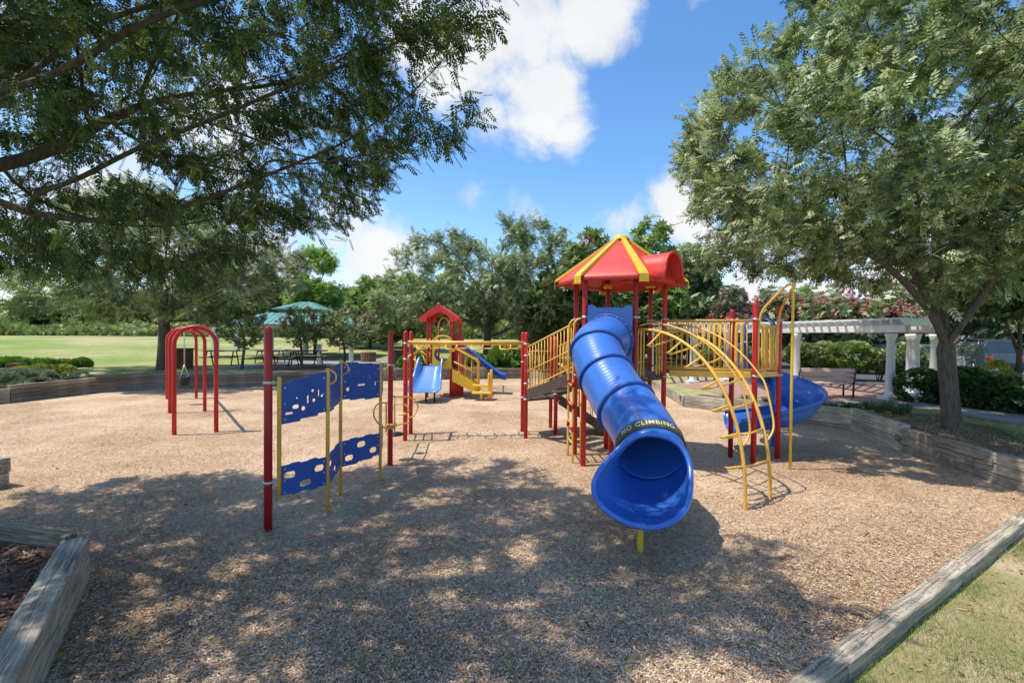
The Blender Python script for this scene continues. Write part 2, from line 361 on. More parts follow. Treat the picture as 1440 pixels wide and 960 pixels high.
def chips_mat(name, stops, sc=1.0):
    m, t, out = nt(name); b = princ(t, out, .95, .1); v = wcoords(t)
    vo = N(t, 'ShaderNodeTexVoronoi', Scale=42*sc); n0 = noise_n(t, v, 14*sc, 3, .6)
    mxv = N(t, 'ShaderNodeMix', _data_type='RGBA'); mxv.inputs[0].default_value = .12; L(t, v, mxv.inputs[6]); L(t, n0.outputs[1], mxv.inputs[7])
    L(t, mxv.outputs[2], vo.inputs['Vector'])
    n1 = noise_n(t, v, .45, 5, .65); n2 = noise_n(t, v, 60*sc, 4, .75)
    sp = t.nodes.new('ShaderNodeSeparateColor'); L(t, vo.outputs['Color'], sp.inputs[0])
    a = N(t, 'ShaderNodeMath', _operation='MULTIPLY_ADD'); L(t, sp.outputs[0], a.inputs[0]); a.inputs[1].default_value = .42
    a1 = N(t, 'ShaderNodeMath', _operation='MULTIPLY_ADD'); L(t, n1.outputs[0], a1.inputs[0]); a1.inputs[1].default_value = 1.1; a1.inputs[2].default_value = -.5
    L(t, a1.outputs[0], a.inputs[2])
    a3 = N(t, 'ShaderNodeMath', _operation='MULTIPLY_ADD'); L(t, n2.outputs[0], a3.inputs[0]); a3.inputs[1].default_value = .7; L(t, a.outputs[0], a3.inputs[2])
    r = ramp(t, a3.outputs[0], stops); L(t, r.outputs[0], b.inputs['Base Color'])
    bp = bump(t, n2.outputs[0], b, .7, .012); bump(t, vo.outputs['Distance'], b, .5, .012, bp); return m
M['chips'] = chips_mat('wood_chips', [(.12, (.13, .072, .040)), (.40, (.35, .222, .132)), (.70, (.55, .39, .25)), (1, (.76, .58, .41))])
M['mulch'] = chips_mat('dark_mulch', [(.1, (.035, .02, .014)), (.5, (.12, .068, .045)), (1, (.26, .16, .11))], .6)
def pave_mat(name, c, sc=3):
    m, t, out = nt(name); b = princ(t, out, .9, .2); v = wcoords(t); n1 = noise_n(t, v, sc, 8, .65)
    r = ramp(t, n1.outputs[0], [(.3, tuple(q*.75 for q in c)), (.7, tuple(q*1.2 for q in c))]); L(t, r.outputs[0], b.inputs['Base Color']); bump(t, n1.outputs[0], b, .2, .01); return m
M['concrete'] = pave_mat('concrete', (.30, .28, .26)); M['asphalt'] = pave_mat('asphalt', (.10, .10, .10), 9)
M['linepaint'] = pave_mat('line_paint', (.6, .6, .58), 6)
def brick_floor():
    m, t, out = nt('brick_paving'); b = princ(t, out, .9, .2)
    br = N(t, 'ShaderNodeTexBrick', Scale=1.0); br.inputs['Color1'].default_value = (.34, .17, .12, 1); br.inputs['Color2'].default_value = (.42, .24, .18, 1); br.inputs['Mortar'].default_value = (.3, .26, .22, 1)
    br.inputs['Brick Width'].default_value = .2; br.inputs['Row Height'].default_value = .1; br.inputs['Mortar Size'].default_value = .008
    L(t, wcoords(t), br.inputs['Vector']); L(t, br.outputs[0], b.inputs['Base Color']); return m
M['brickfloor'] = brick_floor()
def dry():
    m, t, out = nt('dry_grass_floor'); b = princ(t, out, .95, .1); v = wcoords(t); n1 = noise_n(t, v, 1.1, 6, .65); n2 = noise_n(t, v, 26, 5, .7)
    a_ = N(t, 'ShaderNodeMath', _operation='MULTIPLY_ADD'); L(t, n2.outputs[0], a_.inputs[0]); a_.inputs[1].default_value = .5; L(t, n1.outputs[0], a_.inputs[2])
    r = ramp(t, a_.outputs[0], [(.55, (.15, .19, .06)), (.72, (.28, .26, .11)), (.88, (.42, .34, .19)), (1, (.52, .43, .27))]); L(t, r.outputs[0], b.inputs['Base Color']); bump(t, n2.outputs[0], b, .7, .02); return m
M['dry'] = dry()
# play surface
def gz(x, y):
    z = .028*noise.noise(Vector((x*.8, y*.8, 3)))+.012*noise.noise(Vector((x*2.4, y*2.4, 5)))
    for hx, hy, hr, hd_ in ((1.35, 4.3, .75, .07), (-7.1, 13.6, .8, .06), (-2.7, 14.9, .7, .05), (4.2, 8.6, .8, .05), (3.2, 5.9, .6, .04), (-2.0, 8.6, .8, .04)):
        q = ((x-hx)**2+(y-hy)**2)/(hr*hr); z -= hd_*math.exp(-q*2)-.35*hd_*math.exp(-(math.sqrt(q)-1.25)**2*6)
    return z
mb = MB(); NA = 360; radii = [0, .25, .5, .75, 1]
rowsP = []
for f_ in [i/70 for i in range(71)]:
    row = []
    for k in range(NA):
        th = 2*PI*k/NA; r = edge_at(th)[0]*f_; x, y = CX+r*math.cos(th), CY+r*math.sin(th)
        row.append((x, y, gz(x, y)*min(1, (1-f_)*8)))
    rowsP.append(row)
mb.grid(rowsP, True); o = mb.build('wood_chip_ground', M['chips']); tag(o, kind='structure')
# lawn ring
angs = []
for i in range(NPL):
    a = math.atan2(PLAY[i][1]-CY, PLAY[i][0]-CX); angs += [a-1e-4, a+1e-4]
angs += [2*PI*k/300-PI+.003 for k in range(300)]; angs = sorted(set(a if a < PI else a-2*PI for a in angs))
mb = MB(); P = []
for do in [0, .12, .3, .6, 1, 1.6, 2.4, 3.4, 4.6, 6, 8, 10.5, 13.5, 17, 21, 26, 32, 39, 47, 56, 66, 80, 100, 130, 180, 300, 700, 1600]:
    row = []
    for a in angs:
        rb, zb, i = edge_at(a); r = rb+do; x, y = CX+r*math.cos(a), CY+r*math.sin(a)
        row.append((x, y, outh(x, y, zb, do)))
    P.append(row)
mb.grid(P, True); o = mb.build('lawn', M['lawn']); tag(o, kind='structure')
def patch(name, a, b, c, d, mat, dz=.006, nu=16, nv=16):
    a, b, c, d = [Vector((*q, 0)) for q in (a, b, c, d)]; P = []
    for i in range(nu+1):
        row = []
        for k in range(nv+1):
            u, v = i/nu, k/nv; p = (a*(1-u)+b*u)*(1-v)+(d*(1-u)+c*u)*v; row.append((p.x, p.y, hgt(p.x, p.y)+dz))
        P.append(row)
    m = MB(); m.grid(P); return tag(m.build(name, mat), kind='structure')
def strip(name, pts, wd, mat, dz=.006, side=-1, sub=6):    # a strip on the outer side of a polyline
    P = [[], []]; rows = []
    for i in range(len(pts)-1):
        a, b = Vector((*pts[i], 0)), Vector((*pts[i+1], 0))
        for k in range(sub): rows.append(a.lerp(b, k/sub))
    rows.append(Vector((*pts[-1], 0))); G3 = []
    for i, p in enumerate(rows):
        d = (rows[min(i+1, len(rows)-1)]-rows[max(i-1, 0)]).normalized(); n = Vector((d.y, -d.x, 0))*side; row = []
        for k in range(7):
            q = p+n*(.16+wd*(1+.15*noise.noise(p*.9))*k/6); row.append((q.x, q.y, hgt(q.x, q.y)+dz))
        G3.append(row)
    m = MB(); m.grid(G3); return tag(m.build(name, mat), kind='structure')
# ------------------------------------------------------------------ setting patches
patch('mulch_bed', (-1.70, .72), (-3.93, 4.07), (-8.4, 5.0), (-7.5, -.5), M['mulch'], .008)
patch('dry_grass', (-1.4, .72), (7.6, 6.25), (11, 3.6), (1.2, -1.8), M['dry'], .006, 30, 20)
patch('brick_paving', (6.9, 14.6), (12.0, 12.5), (14.2, 17.5), (7.2, 21), M['brickfloor'], .008)
patch('concrete_path', (10.0, 13.1), (11.6, 12.55), (12.9, 6.2), (11.3, 5.4), M['concrete'], .012)
patch('concrete_path', (7.9, 13.4), (8.2, 14.0), (12.1, 13.0), (11.8, 12.4), M['concrete'], .014, 20, 6)
strip('mulch_bed', [(5.55, 14.5), (6.4, 13.5), (7.4, 12.1), (8.3, 11.0)], .9, M['mulch'], .02)
strip('mulch_bed', [(8.3, 11.0), (7.8, 8.95), (7.5, 7.6)], 1.5, M['mulch'], .01)
strip('mulch_bed', [(-10.2, 19.0), (-5.6, 22.0), (.9, 23.6)], 3.2, M['mulch'], .012, -1)
strip('mulch_bed', [(-15.6, 14.1), (-15.2, 16.6), (-13.6, 17.9)], 1.4, M['mulch'], .012, -1)
patch('paved_court', (1.6, 22.6), (6.4, 19.9), (8.2, 27), (1.5, 27.5), M['asphalt'], .012)
patch('parking_lot', (13.5, 17.5), (34, 14), (60, 46), (10, 40), M['asphalt'], .02, 24, 24)
for i, (a, b) in enumerate([((4.0, 21.6), (7.3, 25.6)), ((2.8, 22.3), (5.2, 26.6)), ((5.1, 21.0), (8.0, 23.8))]):
    a, b = Vector((*a, 0)), Vector((*b, 0)); d = (b-a).normalized(); n = Vector((-d.y, d.x, 0))*.05; m_ = MB()
    m_.grid([[(*(a.lerp(b, k/12)+n).xy, hgt(*a.lerp(b, k/12).xy)+.02) for k in range(13)], [(*(a.lerp(b, k/12)-n).xy, hgt(*a.lerp(b, k/12).xy)+.02) for k in range(13)]])
    tag(m_.build('painted_line', M['linepaint']), kind='structure')
patch('picnic_terrace', (-13.2, 20.6), (-9.0, 22.4), (-4.5, 31), (-14.5, 31), M['concrete'], .02)
# ------------------------------------------------------------------ timber walls
def timber(parent, a, b, z0, h, th, mat, out=0.0, name='timber'):
    a, b = Vector((a[0], a[1], 0)), Vector((b[0], b[1], 0)); d = b-a; m_ = MB(); Ln = d.length
    n = max(2, int(Ln/.35)); rows = []
    for k in range(n+1):                       # a slightly worn, waney board
        x = -Ln/2+Ln*k/n; j = [rnd.uniform(-.004, .004) for _ in range(8)]
        rows.append([(x, -th/2+j[0], j[1]), (x, th/2+j[2], j[3]), (x, th/2+j[4], h+j[5]), (x, -th/2+j[6], h+j[7])])
    m_.grid(rows, True, False); q = len(m_.v); m_.f += [[0, 1, 2, 3], [q-4, q-3, q-2, q-1]]; m_.sm += [False]*2
    base_loc = base[parent.name]; nrm = Vector((d.y, -d.x, 0)).normalized()
    loc = (a+b)/2+nrm*out+Vector((0, 0, z0))-base_loc
    return m_.build(name, mat, parent, loc=loc, rot=(0, 0, math.atan2(d.y, d.x)), bevel=.008)
def wall_run(label, a, b, za, zb, mat, th=.15, course=.145, group='timber retaining walls round the playground', ends=True, seglen=2.4, name='timber_wall', shift=0):
    a2, b2 = Vector((*a, 0)), Vector((*b, 0)); Ln = (b2-a2).length; t_ = thing(name, label, 'wall', ((a2+b2)/2), group)
    d = (b2-a2).normalized(); ztop = max(za, zb); ncr = int(math.ceil(ztop/course))
    z = -.1
    nseg = max(1, round(Ln/seglen))
    for s_ in range(nseg):
        p, q = a2.lerp(b2, s_/nseg), a2.lerp(b2, (s_+1)/nseg); top = za+(zb-za)*(s_+.5)/nseg
        n = max(1, round(top/course)); c = top/n
        for i in range(n):
            st = ((i % 2)*.5)*.0
            g_ = .004
            z0 = i*c-(.1 if i == 0 else 0); h = c-.006+(.1 if i == 0 else 0)
            timber(t_, p+d*g_, q-d*g_, z0, h, th, mat if (rnd.random() > .3 or mat is M['timber3']) else M['timber2'], rnd.uniform(-.012, .012)+shift)
    return t_
W = lambda i: (PLAY[i][0], PLAY[i][1])
wall_run('grey timber bed edge in the near left corner with dark mulch behind it', W(0), W(1), .40, .40, M['timber3'], .19, .2, None, seglen=5)
wall_run('thin timber edge closing the back of the near left mulch bed', (-3.99, 4.12), W(2), .40, .42, M['timber2'], .1, .2, None, seglen=3.8)
wall_run('timber wall end poking into the left edge of the picture', W(3), W(4), .43, .43, M['timber3'], .2, .2, None)
wall_run('short low timber wall piece at the far left edge beside the corner', W(5), W(6), .42, .46, M['timber'])
wall_run('timber retaining wall under the creeping juniper at the left', W(6), W(7), .5, .62, M['timber'])
wall_run('timber retaining wall left of the shade tree trunk', W(7), W(8), .64, .68, M['timber'])
wall_run('grey timber retaining wall behind the red arches', W(8), W(9), .68, .64, M['timber'])
wall_run('timber retaining wall behind the blue panels below the crape myrtles', W(9), W(10), .62, .56, M['timber'])
wall_run('brown timber retaining wall behind the small play structure', W(10), W(11), .56, .5, M['timber2'])
wall_run('timber wall side running back along the paved court', W(13), W(14), .28, .36, M['timber3'])
wall_run('pale timber retaining wall corner behind the curved climber', W(14), W(15), .38, .42, M['timber3'])
wall_run('pale timber retaining wall behind the blue spiral slide', W(15), W(16), .42, .5, M['timber3'])
wall_run('sunlit timber retaining wall below the tufts of border grass', W(16), W(17), .52, .54, M['timber3'])
wall_run('timber retaining wall beside the big right tree', W(17), W(18), .56, .54, M['timber3'])
wall_run('timber retaining wall leaving the picture at the right edge', W(18), (7.55, 6.5), .54, .42, M['timber3'])
kt = thing('timber_kerb', 'pale timber kerb along the grass in the near right corner', 'kerb', (3.2, 3.7, 0))
ka, kb = Vector((*W(0), 0)), Vector((*W(20), 0))
ks = [0, .17, .42, .66, .86, 1]
for i in range(5): timber(kt, ka.lerp(kb, ks[i]+.0006), ka.lerp(kb, ks[i+1]-.0006), -.16, .215, .14, M['timber3'], .06)

for px, py, dz_ in ((1226, 613, 0), (1322, 643, 0), (1377, 652, .08), (978, 562, 0)):      # buried anchor timbers showing their ends
    q = G(px, py, .28) if px > 1000 else G(px, py, .2); best = None
    for i in range(13, 20):
        a_, b_ = Vector((*W(i), 0)), Vector((*W(i+1), 0)) if i < 20 else Vector((7.55, 6.5, 0)); u = max(.05, min(.95, (Vector((q.x, q.y, 0))-a_).dot(b_-a_)/(b_-a_).length_squared)); r_ = a_.lerp(b_, u)
        dd_ = (r_-Vector((q.x, q.y, 0))).length
        if best is None or dd_ < best[0]: best = (dd_, r_, (b_-a_).normalized(), i)
    _, r_, d_, i = best; nrm = Vector((d_.y, -d_.x, 0)); own = min((o for o in bpy.data.objects if o.name.startswith('timber_wall')), key=lambda o: (Vector(o.location)-Vector((W(i)[0]+W(i+1)[0], W(i)[1]+W(i+1)[1], 0))/2).length)
    m_ = MB(); m_.box((0, 0, 0), (.13, .2, .125)); m_.build('anchor_timber_end', M['timber2'], own, loc=r_+nrm*.02+Vector((0, 0, .26+dz_))-base[own.name], rot=(0, 0, math.atan2(d_.y, d_.x)), bevel=.008)
# ------------------------------------------------------------------ main play structure
UP = Vector((0, 0, 1))
def v3(p, z=None): return Vector((p[0], p[1], p[2] if z is None else z))
main = thing('play_structure', 'large red and yellow play structure with blue tube slide, bridge and roofed tower', 'playground equipment', (2.0, 8.5, 0))
def clamp_on(post, p, z, r=.053, mat=None):
    m_ = MB(); m_.tube([v3(p, z-.018), v3(p, z+.018)], r, 16); m_.box((p[0]+r+.008, p[1], z), (.03, .02, .03)); m_.build('clamp', mat or M['metal'], post)
def post(parent, p, top, r=.0445, clamps=(), mat=None, name='post'):
    m_ = MB(); m_.tube([v3(p, -.2), v3(p, top*.5), v3(p, top-.03)], r, 18, dome=True)
    o = m_.build(name, mat or M['red'], parent)
    m_ = MB(); m_.tube([v3(p, top-.075), v3(p, top-.065)], r+.003, 18); m_.build('cap_seam', M['darkred'], o)
    for z in clamps: clamp_on(o, p, z)
    return o
def pz(px, py, p):     # height seen at pixel for a spot p on the ground
    d = ray(px, py); t_ = p[1]/d.y; return CAMH+d.z*t_
P1 = G(377, 745); P2 = G(548.5, 656); P3a = G(569.6, 620); P3b = G(577.5, 609); P4a = G(739, 617); P4b = G(734.5, 607)
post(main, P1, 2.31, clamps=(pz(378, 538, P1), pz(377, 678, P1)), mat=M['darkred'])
post(main, P2, 2.28, clamps=(1.72, .66))
for p, c in ((P3a, (2.05, 1.72)), (P3b, (2.05,)), (P4a, (2.05, 1.8, .86, 1.2)), (P4b, (2.05, 1.62, .8))): post(main, p, 2.30, clamps=c)
S1, S2 = G(774, 601), G(781, 611)
post(main, S1, 2.2, clamps=(1.05,)); post(main, S2, 2.2, clamps=(.92,))
# --- panel climbing wall
Y1 = Vector((P1.x+.115, P1.y+.02, 0)); Y2 = G(460.5, 720); Y3 = G(478.5, 695); Y4 = G(534.5, 677); Y5 = Vector((P2.x-.1, P2.y-.12, 0))
wall = MB(); wall.tube([v3(Y1, .36), v3(Y1, 1.73)], .024, 12, dome=True); cw = wall.build('panel_pole', M['yellow'], main)
for p, tz in ((Y2, 1.79), (Y3, 1.86), (Y4, 1.79)):
    m_ = MB(); m_.tube([v3(p, -.15), v3(p, tz)], .024, 12, dome=True); m_.build('panel_pole', M['yellow'], main)
def panel(a, b, zl, zh, dzl, dzh, holes, label, kind):
    a, b = Vector((a.x, a.y, 0)), Vector((b.x, b.y, 0)); U = (b-a).normalized(); w_ = (b-a).length-.05; O = a+U*.025
    n = 5; top = []; bot = []
    for i in range(n):                    # stepped edges
        u0, u1 = w_*i/n, w_*(i+1)/n; k = i/(n-1); st = [0, .014, .002, .018, .004][i]
        zt = zh+dzh*k+st; zb_ = zl+dzl*k+[.012, 0, .014, .002, .018][i]
        top += [(u0+.012, zt), (u1-.012, zt)]; bot += [(u0+.012, zb_), (u1-.012, zb_)]
    top[0] = (0, top[0][1]); bot[0] = (0, bot[0][1]); top[-1] = (w_, top[-1][1]); bot[-1] = (w_, bot[-1][1])
    m_ = MB(); plate(m_, bot+top[::-1], [h(w_, zl, zh, dzl, dzh) for h in holes], .018, O, U, UP)
    o = m_.build('climbing_panel', M['panelblue'], main, label=label)
    for fu in (.035, w_-.035):
        for f in (.12, .5, .88):
            k = fu/w_; c_ = O+U*fu+UP*((zl+dzl*k)*(1-f)+(zh+dzh*k)*f); n_ = U.cross(UP); mb2 = MB()
            mb2.tube([c_-n_*.016, c_+n_*.016], .011, 8); mb2.build('bolt', M['metal'], o)
    return o
hp = lambda fu, fz, kind, a=.03, b=.03: (lambda w_, zl, zh, dzl, dzh: (pill(w_*fu, (zl+dzl*fu)+(zh-zl+(dzh-dzl)*fu)*fz, a, b) if kind == 'p' else circ(w_*fu, (zl+dzl*fu)+(zh-zl+(dzh-dzl)*fu)*fz, a, 12)))
uph = [hp(.16, .24, 'p', .10, .028), hp(.3, .36, 'p', .085, .05), hp(.33, .56, 'c', .013), hp(.47, .27, 'c', .028), hp(.57, .46, 'p', .028, .10), hp(.68, .64, 'c', .02), hp(.71, .4, 'c', .024), hp(.82, .55, 'p', .024, .085), hp(.9, .46, 'c', .018)]
uph2 = [hp(.14, .3, 'c', .03), hp(.18, .78, 'p', .028, .11), hp(.26, .56, 'c', .014), hp(.42, .72, 'p', .022, .08), hp(.5, .42, 'p', .13, .032), hp(.56, .62, 'c', .018), hp(.72, .62, 'p', .026, .09), hp(.88, .46, 'p', .026, .08), hp(.88, .72, 'c', .013)]
loh = [hp(.17, .66, 'p', .15, .085), hp(.52, .28, 'p', .15, .08), hp(.84, .68, 'p', .13, .085)]
loh2 = [hp(.18, .3, 'p', .14, .085), hp(.5, .72, 'p', .15, .085), hp(.83, .35, 'p', .13, .085)]
panel(Y1, Y2, 1.19, 1.67, .06, .09, uph, 'upper blue panel with round and slotted holes nearest the camera', 0)
panel(Y2, Y3, 1.24, 1.76, .06, .07, uph[2:6], 'upper blue panel turned edge on', 0)
panel(Y3, Y4, 1.31, 1.84, -.04, -.06, uph2, 'upper blue panel with slots farther back', 0)
panel(Y4, Y5, 1.25, 1.77, .02, -.02, [], 'upper blue panel beside the second post', 0)
panel(Y1, Y2, .37, .72, -.03, -.02, loh, 'lower blue panel with three handholds nearest the camera', 0)
panel(Y2, Y3, .34, .70, .03, .04, loh[:2], 'lower blue panel turned edge on', 0)
panel(Y3, Y4, .37, .74, .03, .0, loh2, 'lower blue panel with three handholds farther back', 0)
panel(Y4, Y5, .38, .74, .0, .0, [], 'lower blue panel beside the second post', 0)
for p, z in ((Y2, 1.70), (Y4, 1.68), (Y3, 1.76)):
    m_ = MB(); m_.tube(arc3((p.x+.02, p.y, z), (1, 0, 0), UP, .085, -90, 90, 10), .011, 8); m_.build('ring_handle', M['yellow'], main)
for zc in (pz(378, 538, P1), pz(377, 678, P1)):
    m_ = MB(); m_.tube([v3(P1, zc), v3(Y1, zc)], .014, 8); m_.build('panel_bracket', M['metal'], main)
# --- stepper pod between the posts
A_, B_ = v3(P2), v3(P3b)
def bt(px, py, Yd, r=.014): return D(px, py, Yd)
m_ = MB(); m_.tube(spline([D(552, 600, 7.8), D(538, 600, 7.65), D(527, 588, 7.6), D(526, 576, 7.6), D(533, 567, 7.65), D(552, 566, 7.8)], 6), .014, 8); m_.build('side_loop', M['yellow'], main)
m_ = MB(); m_.tube([D(543, 566, 7.7), D(543, 607, 7.7)], .014, 8); m_.build('loop_bar', M['yellow'], main)
m_ = MB(); m_.tube([D(555, 556, 8.1), D(555, 606, 8.1)], .014, 8); m_.build('stepper_stem', M['yellow'], main)
m_ = MB(); m_.tube([D(549, 599, 7.8), D(575, 594, 9.3)], .017, 8); m_.build('lower_crossbar', M['yellow'], main)
m_ = MB(); m_.tube([D(549, 557, 7.8), D(574, 558, 9.3), D(584, 562, 9.4), D(588, 572, 9.4), D(583, 584, 9.4), D(573, 588, 9.3)], .015, 8); m_.build('upper_crossbar', M['yellow'], main)
m_ = MB(); m_.tube(arc3(D(563, 577, 8.6), (1, 0, 0), (0, .15, 1), .16, -20, 200, 14, .13), .013, 8); m_.lathe(D(566, 582, 8.6)-UP*.02, [(.0, 0), (.09, .01), (.07, .04), (.0, .05)], 12); m_.build('turning_wheel', M['yellow'], main)
c_ = D(556, 610, 8.1); m_ = MB(); m_.lathe(c_-UP*.03, [(.02, 0), (.13, .01), (.15, .03), (.13, .045), (.02, .05)], 20); m_.build('stepping_seat', M['black'], main)
m_ = MB(); m_.box(v3(P2, pz(548, 598, P2))+Vector((.02, -.01, 0)), (.16, .12, .07)); m_.build('crossbar_bracket', M['yellow'], main, bevel=.01)
# --- overhead ring ladder
a_, b_ = (P3a+P3b)/2, (P4a+P4b)/2; zb = 2.06
m_ = MB(); m_.tube([v3(a_, zb)-Vector((.05, 0, 0)), v3(b_, zb)+Vector((.05, 0, 0))], .045, 16); ob_ = m_.build('overhead_beam', M['yellow'], main)
for e, f in ((P3a, P3b), (P4a, P4b)):
    m_ = MB(); m_.tube([v3(e, zb), v3(f, zb)], .03, 12); m_.build('end_crossbar', M['yellow'], main)
dx = (b_-a_).normalized()
for i in range(4):
    for sd_ in (-1, 1):
        q = a_.lerp(b_, (.13, .37, .59, .83)[i]+(.07 if sd_ > 0 else 0)); c_ = v3(q, zb-.03)
        n_ = Vector((0, sd_, 0)); w_ = .125
        pts = [c_-dx*w_*.8, c_-dx*w_+n_*.1-UP*.03, c_-dx*w_*.85+n_*.24-UP*.09, c_-dx*w_*.6+n_*.3-UP*.1, c_+dx*w_*.6+n_*.3-UP*.1, c_+dx*w_*.85+n_*.24-UP*.09, c_+dx*w_+n_*.1-UP*.03, c_+dx*w_*.8]
        m_ = MB(); m_.tube(pts, .015, 8); m_.build('hand_ring', M['yellow'], main)
m_ = MB(); q = P3b+Vector((-.07, -.1, 0)); m_.tube(spline([v3(q, -.1), v3(q, .8), v3(q, 1.55), v3(q, 1.72)+Vector((.02, .03, 0)), v3(q, 1.78)+Vector((.08, .08, 0))], 5), .024, 10); m_.build('access_pole', M['yellow'], main)
for z in (.45, .85, 1.25):
    m_ = MB(); m_.tube([v3(q, z), v3(P3a, z)], .016, 8); m_.build('rung', M['yellow'], main)
# --- tower
T = [G(808, 639), G(820, 655), Vector((2.07, 7.65, 0)), Vector((2.82, 8.43, 0)), Vector((2.77, 9.13, 0)), Vector((1.95, 9.3, 0))]
TC = sum(T, Vector())/6; DZ = 1.56
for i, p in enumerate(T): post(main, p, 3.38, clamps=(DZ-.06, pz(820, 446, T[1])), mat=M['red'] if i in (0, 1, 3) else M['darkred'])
for (px, py) in ((852, 630), (859, 645)):
    p = G(px, py); post(main, p, 1.0)
m_ = MB()
for z in (DZ-.045, DZ): pass
n = 6; vs = [v3(TC+(p-TC)*.97, DZ-.05) for p in T]+[v3(TC+(p-TC)*.97, DZ) for p in T]
m_.add(vs, [list(range(6))[::-1], list(range(6, 12))]+[(i, (i+1) % 6, 6+(i+1) % 6, 6+i) for i in range(6)]); m_.build('tower_deck', M['brown'], main, bevel=.008)
for i in range(6):
    a, b = v3(T[i], DZ-.075), v3(T[(i+1) % 6], DZ-.075); m_ = MB(); m_.beam(a.lerp(b, .06), b.lerp(a, .06), .03, .05); m_.build('deck_edge', M['brown'], main)
# roof
AP = v3(TC, 4.08); EZ = 3.27
E = [v3(TC+(p-TC).normalized()*1.14, EZ) for i, p in enumerate(T)]
m_ = MB(); rn = 7
for i in range(6):
    a, b = E[i], E[(i+1) % 6]; P = []
    for r_ in range(rn+1):
        f = r_/rn; row = []
        for k in range(9):
            g = k/8; q = AP.lerp(a.lerp(b, g), f); q.z -= .05*math.sin(PI*f)*math.sin(PI*g)*-.4; row.append(q)
        P.append(row)
    lip = [q+Vector((0, 0, -.035))+(q-v3(TC, q.z)).normalized()*.03 for q in P[-1]]; lip2 = [q+Vector((0, 0, -.1))+(q-v3(TC, q.z)).normalized()*.035 for q in P[-1]]
    m_.grid(P+[lip, lip2], False)
roof = m_.build('roof', M['redplastic'], main, solid=.02)
m_ = MB()
m_.lathe(AP-UP*.06, [(.17, 0), (.16, .05), (.09, .09), (.0, .1)], 6)
for i in range(6):
    d = (E[i]-AP); s_ = Vector((-d.y, d.x, 0)).normalized(); nrm = d.cross(s_).normalized(); nrm = nrm if nrm.z > 0 else -nrm
    P = []
    for f in (0.04, .35, .7, .97, 1.02):
        q = AP+d*f; w_ = .034+.034*min(f, 1); h_ = .045; row = [q-s_*w_+nrm*.0, q-s_*w_*.85+nrm*h_, q+s_*w_*.85+nrm*h_, q+s_*w_+nrm*.0]; P.append(row)
    oo = d.normalized(); ed = Vector((oo.x, oo.y, 0)).normalized()
    q = AP+d*1.04+ed*.03; P.append([q-s_*.075, q-s_*.068+UP*.01, q+s_*.068+UP*.01, q+s_*.075]); P.append([p_-UP*.13 for p_ in P[-1]])
    r_ = MB(); r_.grid(P, False, False); r_.build('roof_rib', M['yplastic'], roof, solid=.012, bevel=.01)
m_.build('roof_finial', M['yplastic'], roof)
# barrel dormer over the climber opening, and its twin at the back
for (i, j) in ((2, 3),):
    mid = v3((E[i]+E[j])/2, EZ); ax = (mid-v3(TC, EZ)).normalized(); sx = Vector((-ax.y, ax.x, 0)); Rd = .31; P = []
    for f in (-.6, -.2, .06, .14, .17):
        c_ = mid+ax*f+UP*(.03); rr = Rd*(1 if f < .15 else 1+.03*(f-.1)*10); row = [c_+sx*rr*1.25+UP*-.12]
        row += [c_+sx*rr*math.cos(R(k*15))+UP*(rr*.98*math.sin(R(k*15))+.06) for k in range(13)]+[c_-sx*rr*1.25-UP*.12]
        P.append(row)
    d_ = MB(); d_.grid(P); dm = d_.build('roof_dormer', M['redplastic'], roof, solid=.025)
    rim = MB(); rim.tube(P[-1], .028, 10); rim.build('dormer_rim', M['redplastic'], dm)
for i, p in enumerate(T):      # yellow brackets under the roof
    d = (TC-v3(p)).normalized(); q = v3(p, 3.2)
    m_ = MB(); m_.box(q+UP*.05, (.17, .17, .1), rz=math.atan2(d.y, d.x)); m_.build('roof_bracket', M['yplastic'], roof, bevel=.03)
# entry plate of tube slide
a, b = T[1], T[2]; U = (b-a).normalized(); NV = Vector((U.y, -U.x, 0)); Wd = (b-a).length
m_ = MB(); ol = [(.05, 0), (Wd-.05, 0), (Wd-.05, 1.22), (Wd-.12, 1.25), (Wd*.75, 1.2), (Wd*.25, 1.2), (.12, 1.26), (.05, 1.24)]
plate(m_, ol, [circ(Wd/2, .68, .37, 28)], .05, v3(a, DZ-.04)+NV*.02, U, UP); slide_plate = m_
# --- tube slide
ent = v3((a+b)/2, DZ+.64)+NV*.04
tube_slide = slide_plate.build('tube_slide', M['bluein'], main, label='blue enclosed tube slide with NO CLIMBING band', bevel=.012, seg=2)
ctrl = [ent, ent+NV*.26+Vector((-.03, 0, -.01)), Vector((1.34, 7.18, 2.05)), Vector((1.36, 6.78, 1.75)), Vector((1.47, 6.30, 1.42)), Vector((1.60, 5.85, 1.17)), Vector((1.665, 5.52, .97)), Vector((1.65, 5.31, .84))]
path = spline(ctrl, 10); NPT = len(path)
# flange stations as indices in path
TR = .385
def frames(pts):
    T_ = []; up = []
    for i in range(len(pts)):
        t_ = (pts[min(i+1, len(pts)-1)]-pts[max(i-1, 0)]).normalized(); s_ = t_.cross(UP).normalized(); T_.append((t_, s_, s_.cross(t_)))
    return T_
F = frames(path); n = 40
def ringpts(c, fr, r, n=40): return [c+(fr[2]*math.cos(2*PI*k/n)+fr[1]*math.sin(2*PI*k/n))*r for k in range(n)]
fl = [10, 22, 33, 45]
cuts = [0]+fl+[NPT-1]
Ls = [0]
for i in range(1, NPT): Ls.append(Ls[-1]+(path[i]-path[i-1]).length)
for s_ in range(len(cuts)-1):
    i0, i1 = cuts[s_], min(cuts[s_+1], NPT-1); rows = []; sv = []
    for i in range(i0, i1+1): rows.append(ringpts(path[i], F[i], TR)); sv += [Ls[i]]*n
    m_ = MB(); m_.grid(rows, True, sv=sv); m_.build('tube_section', M['blue'], tube_slide, solid=.014)
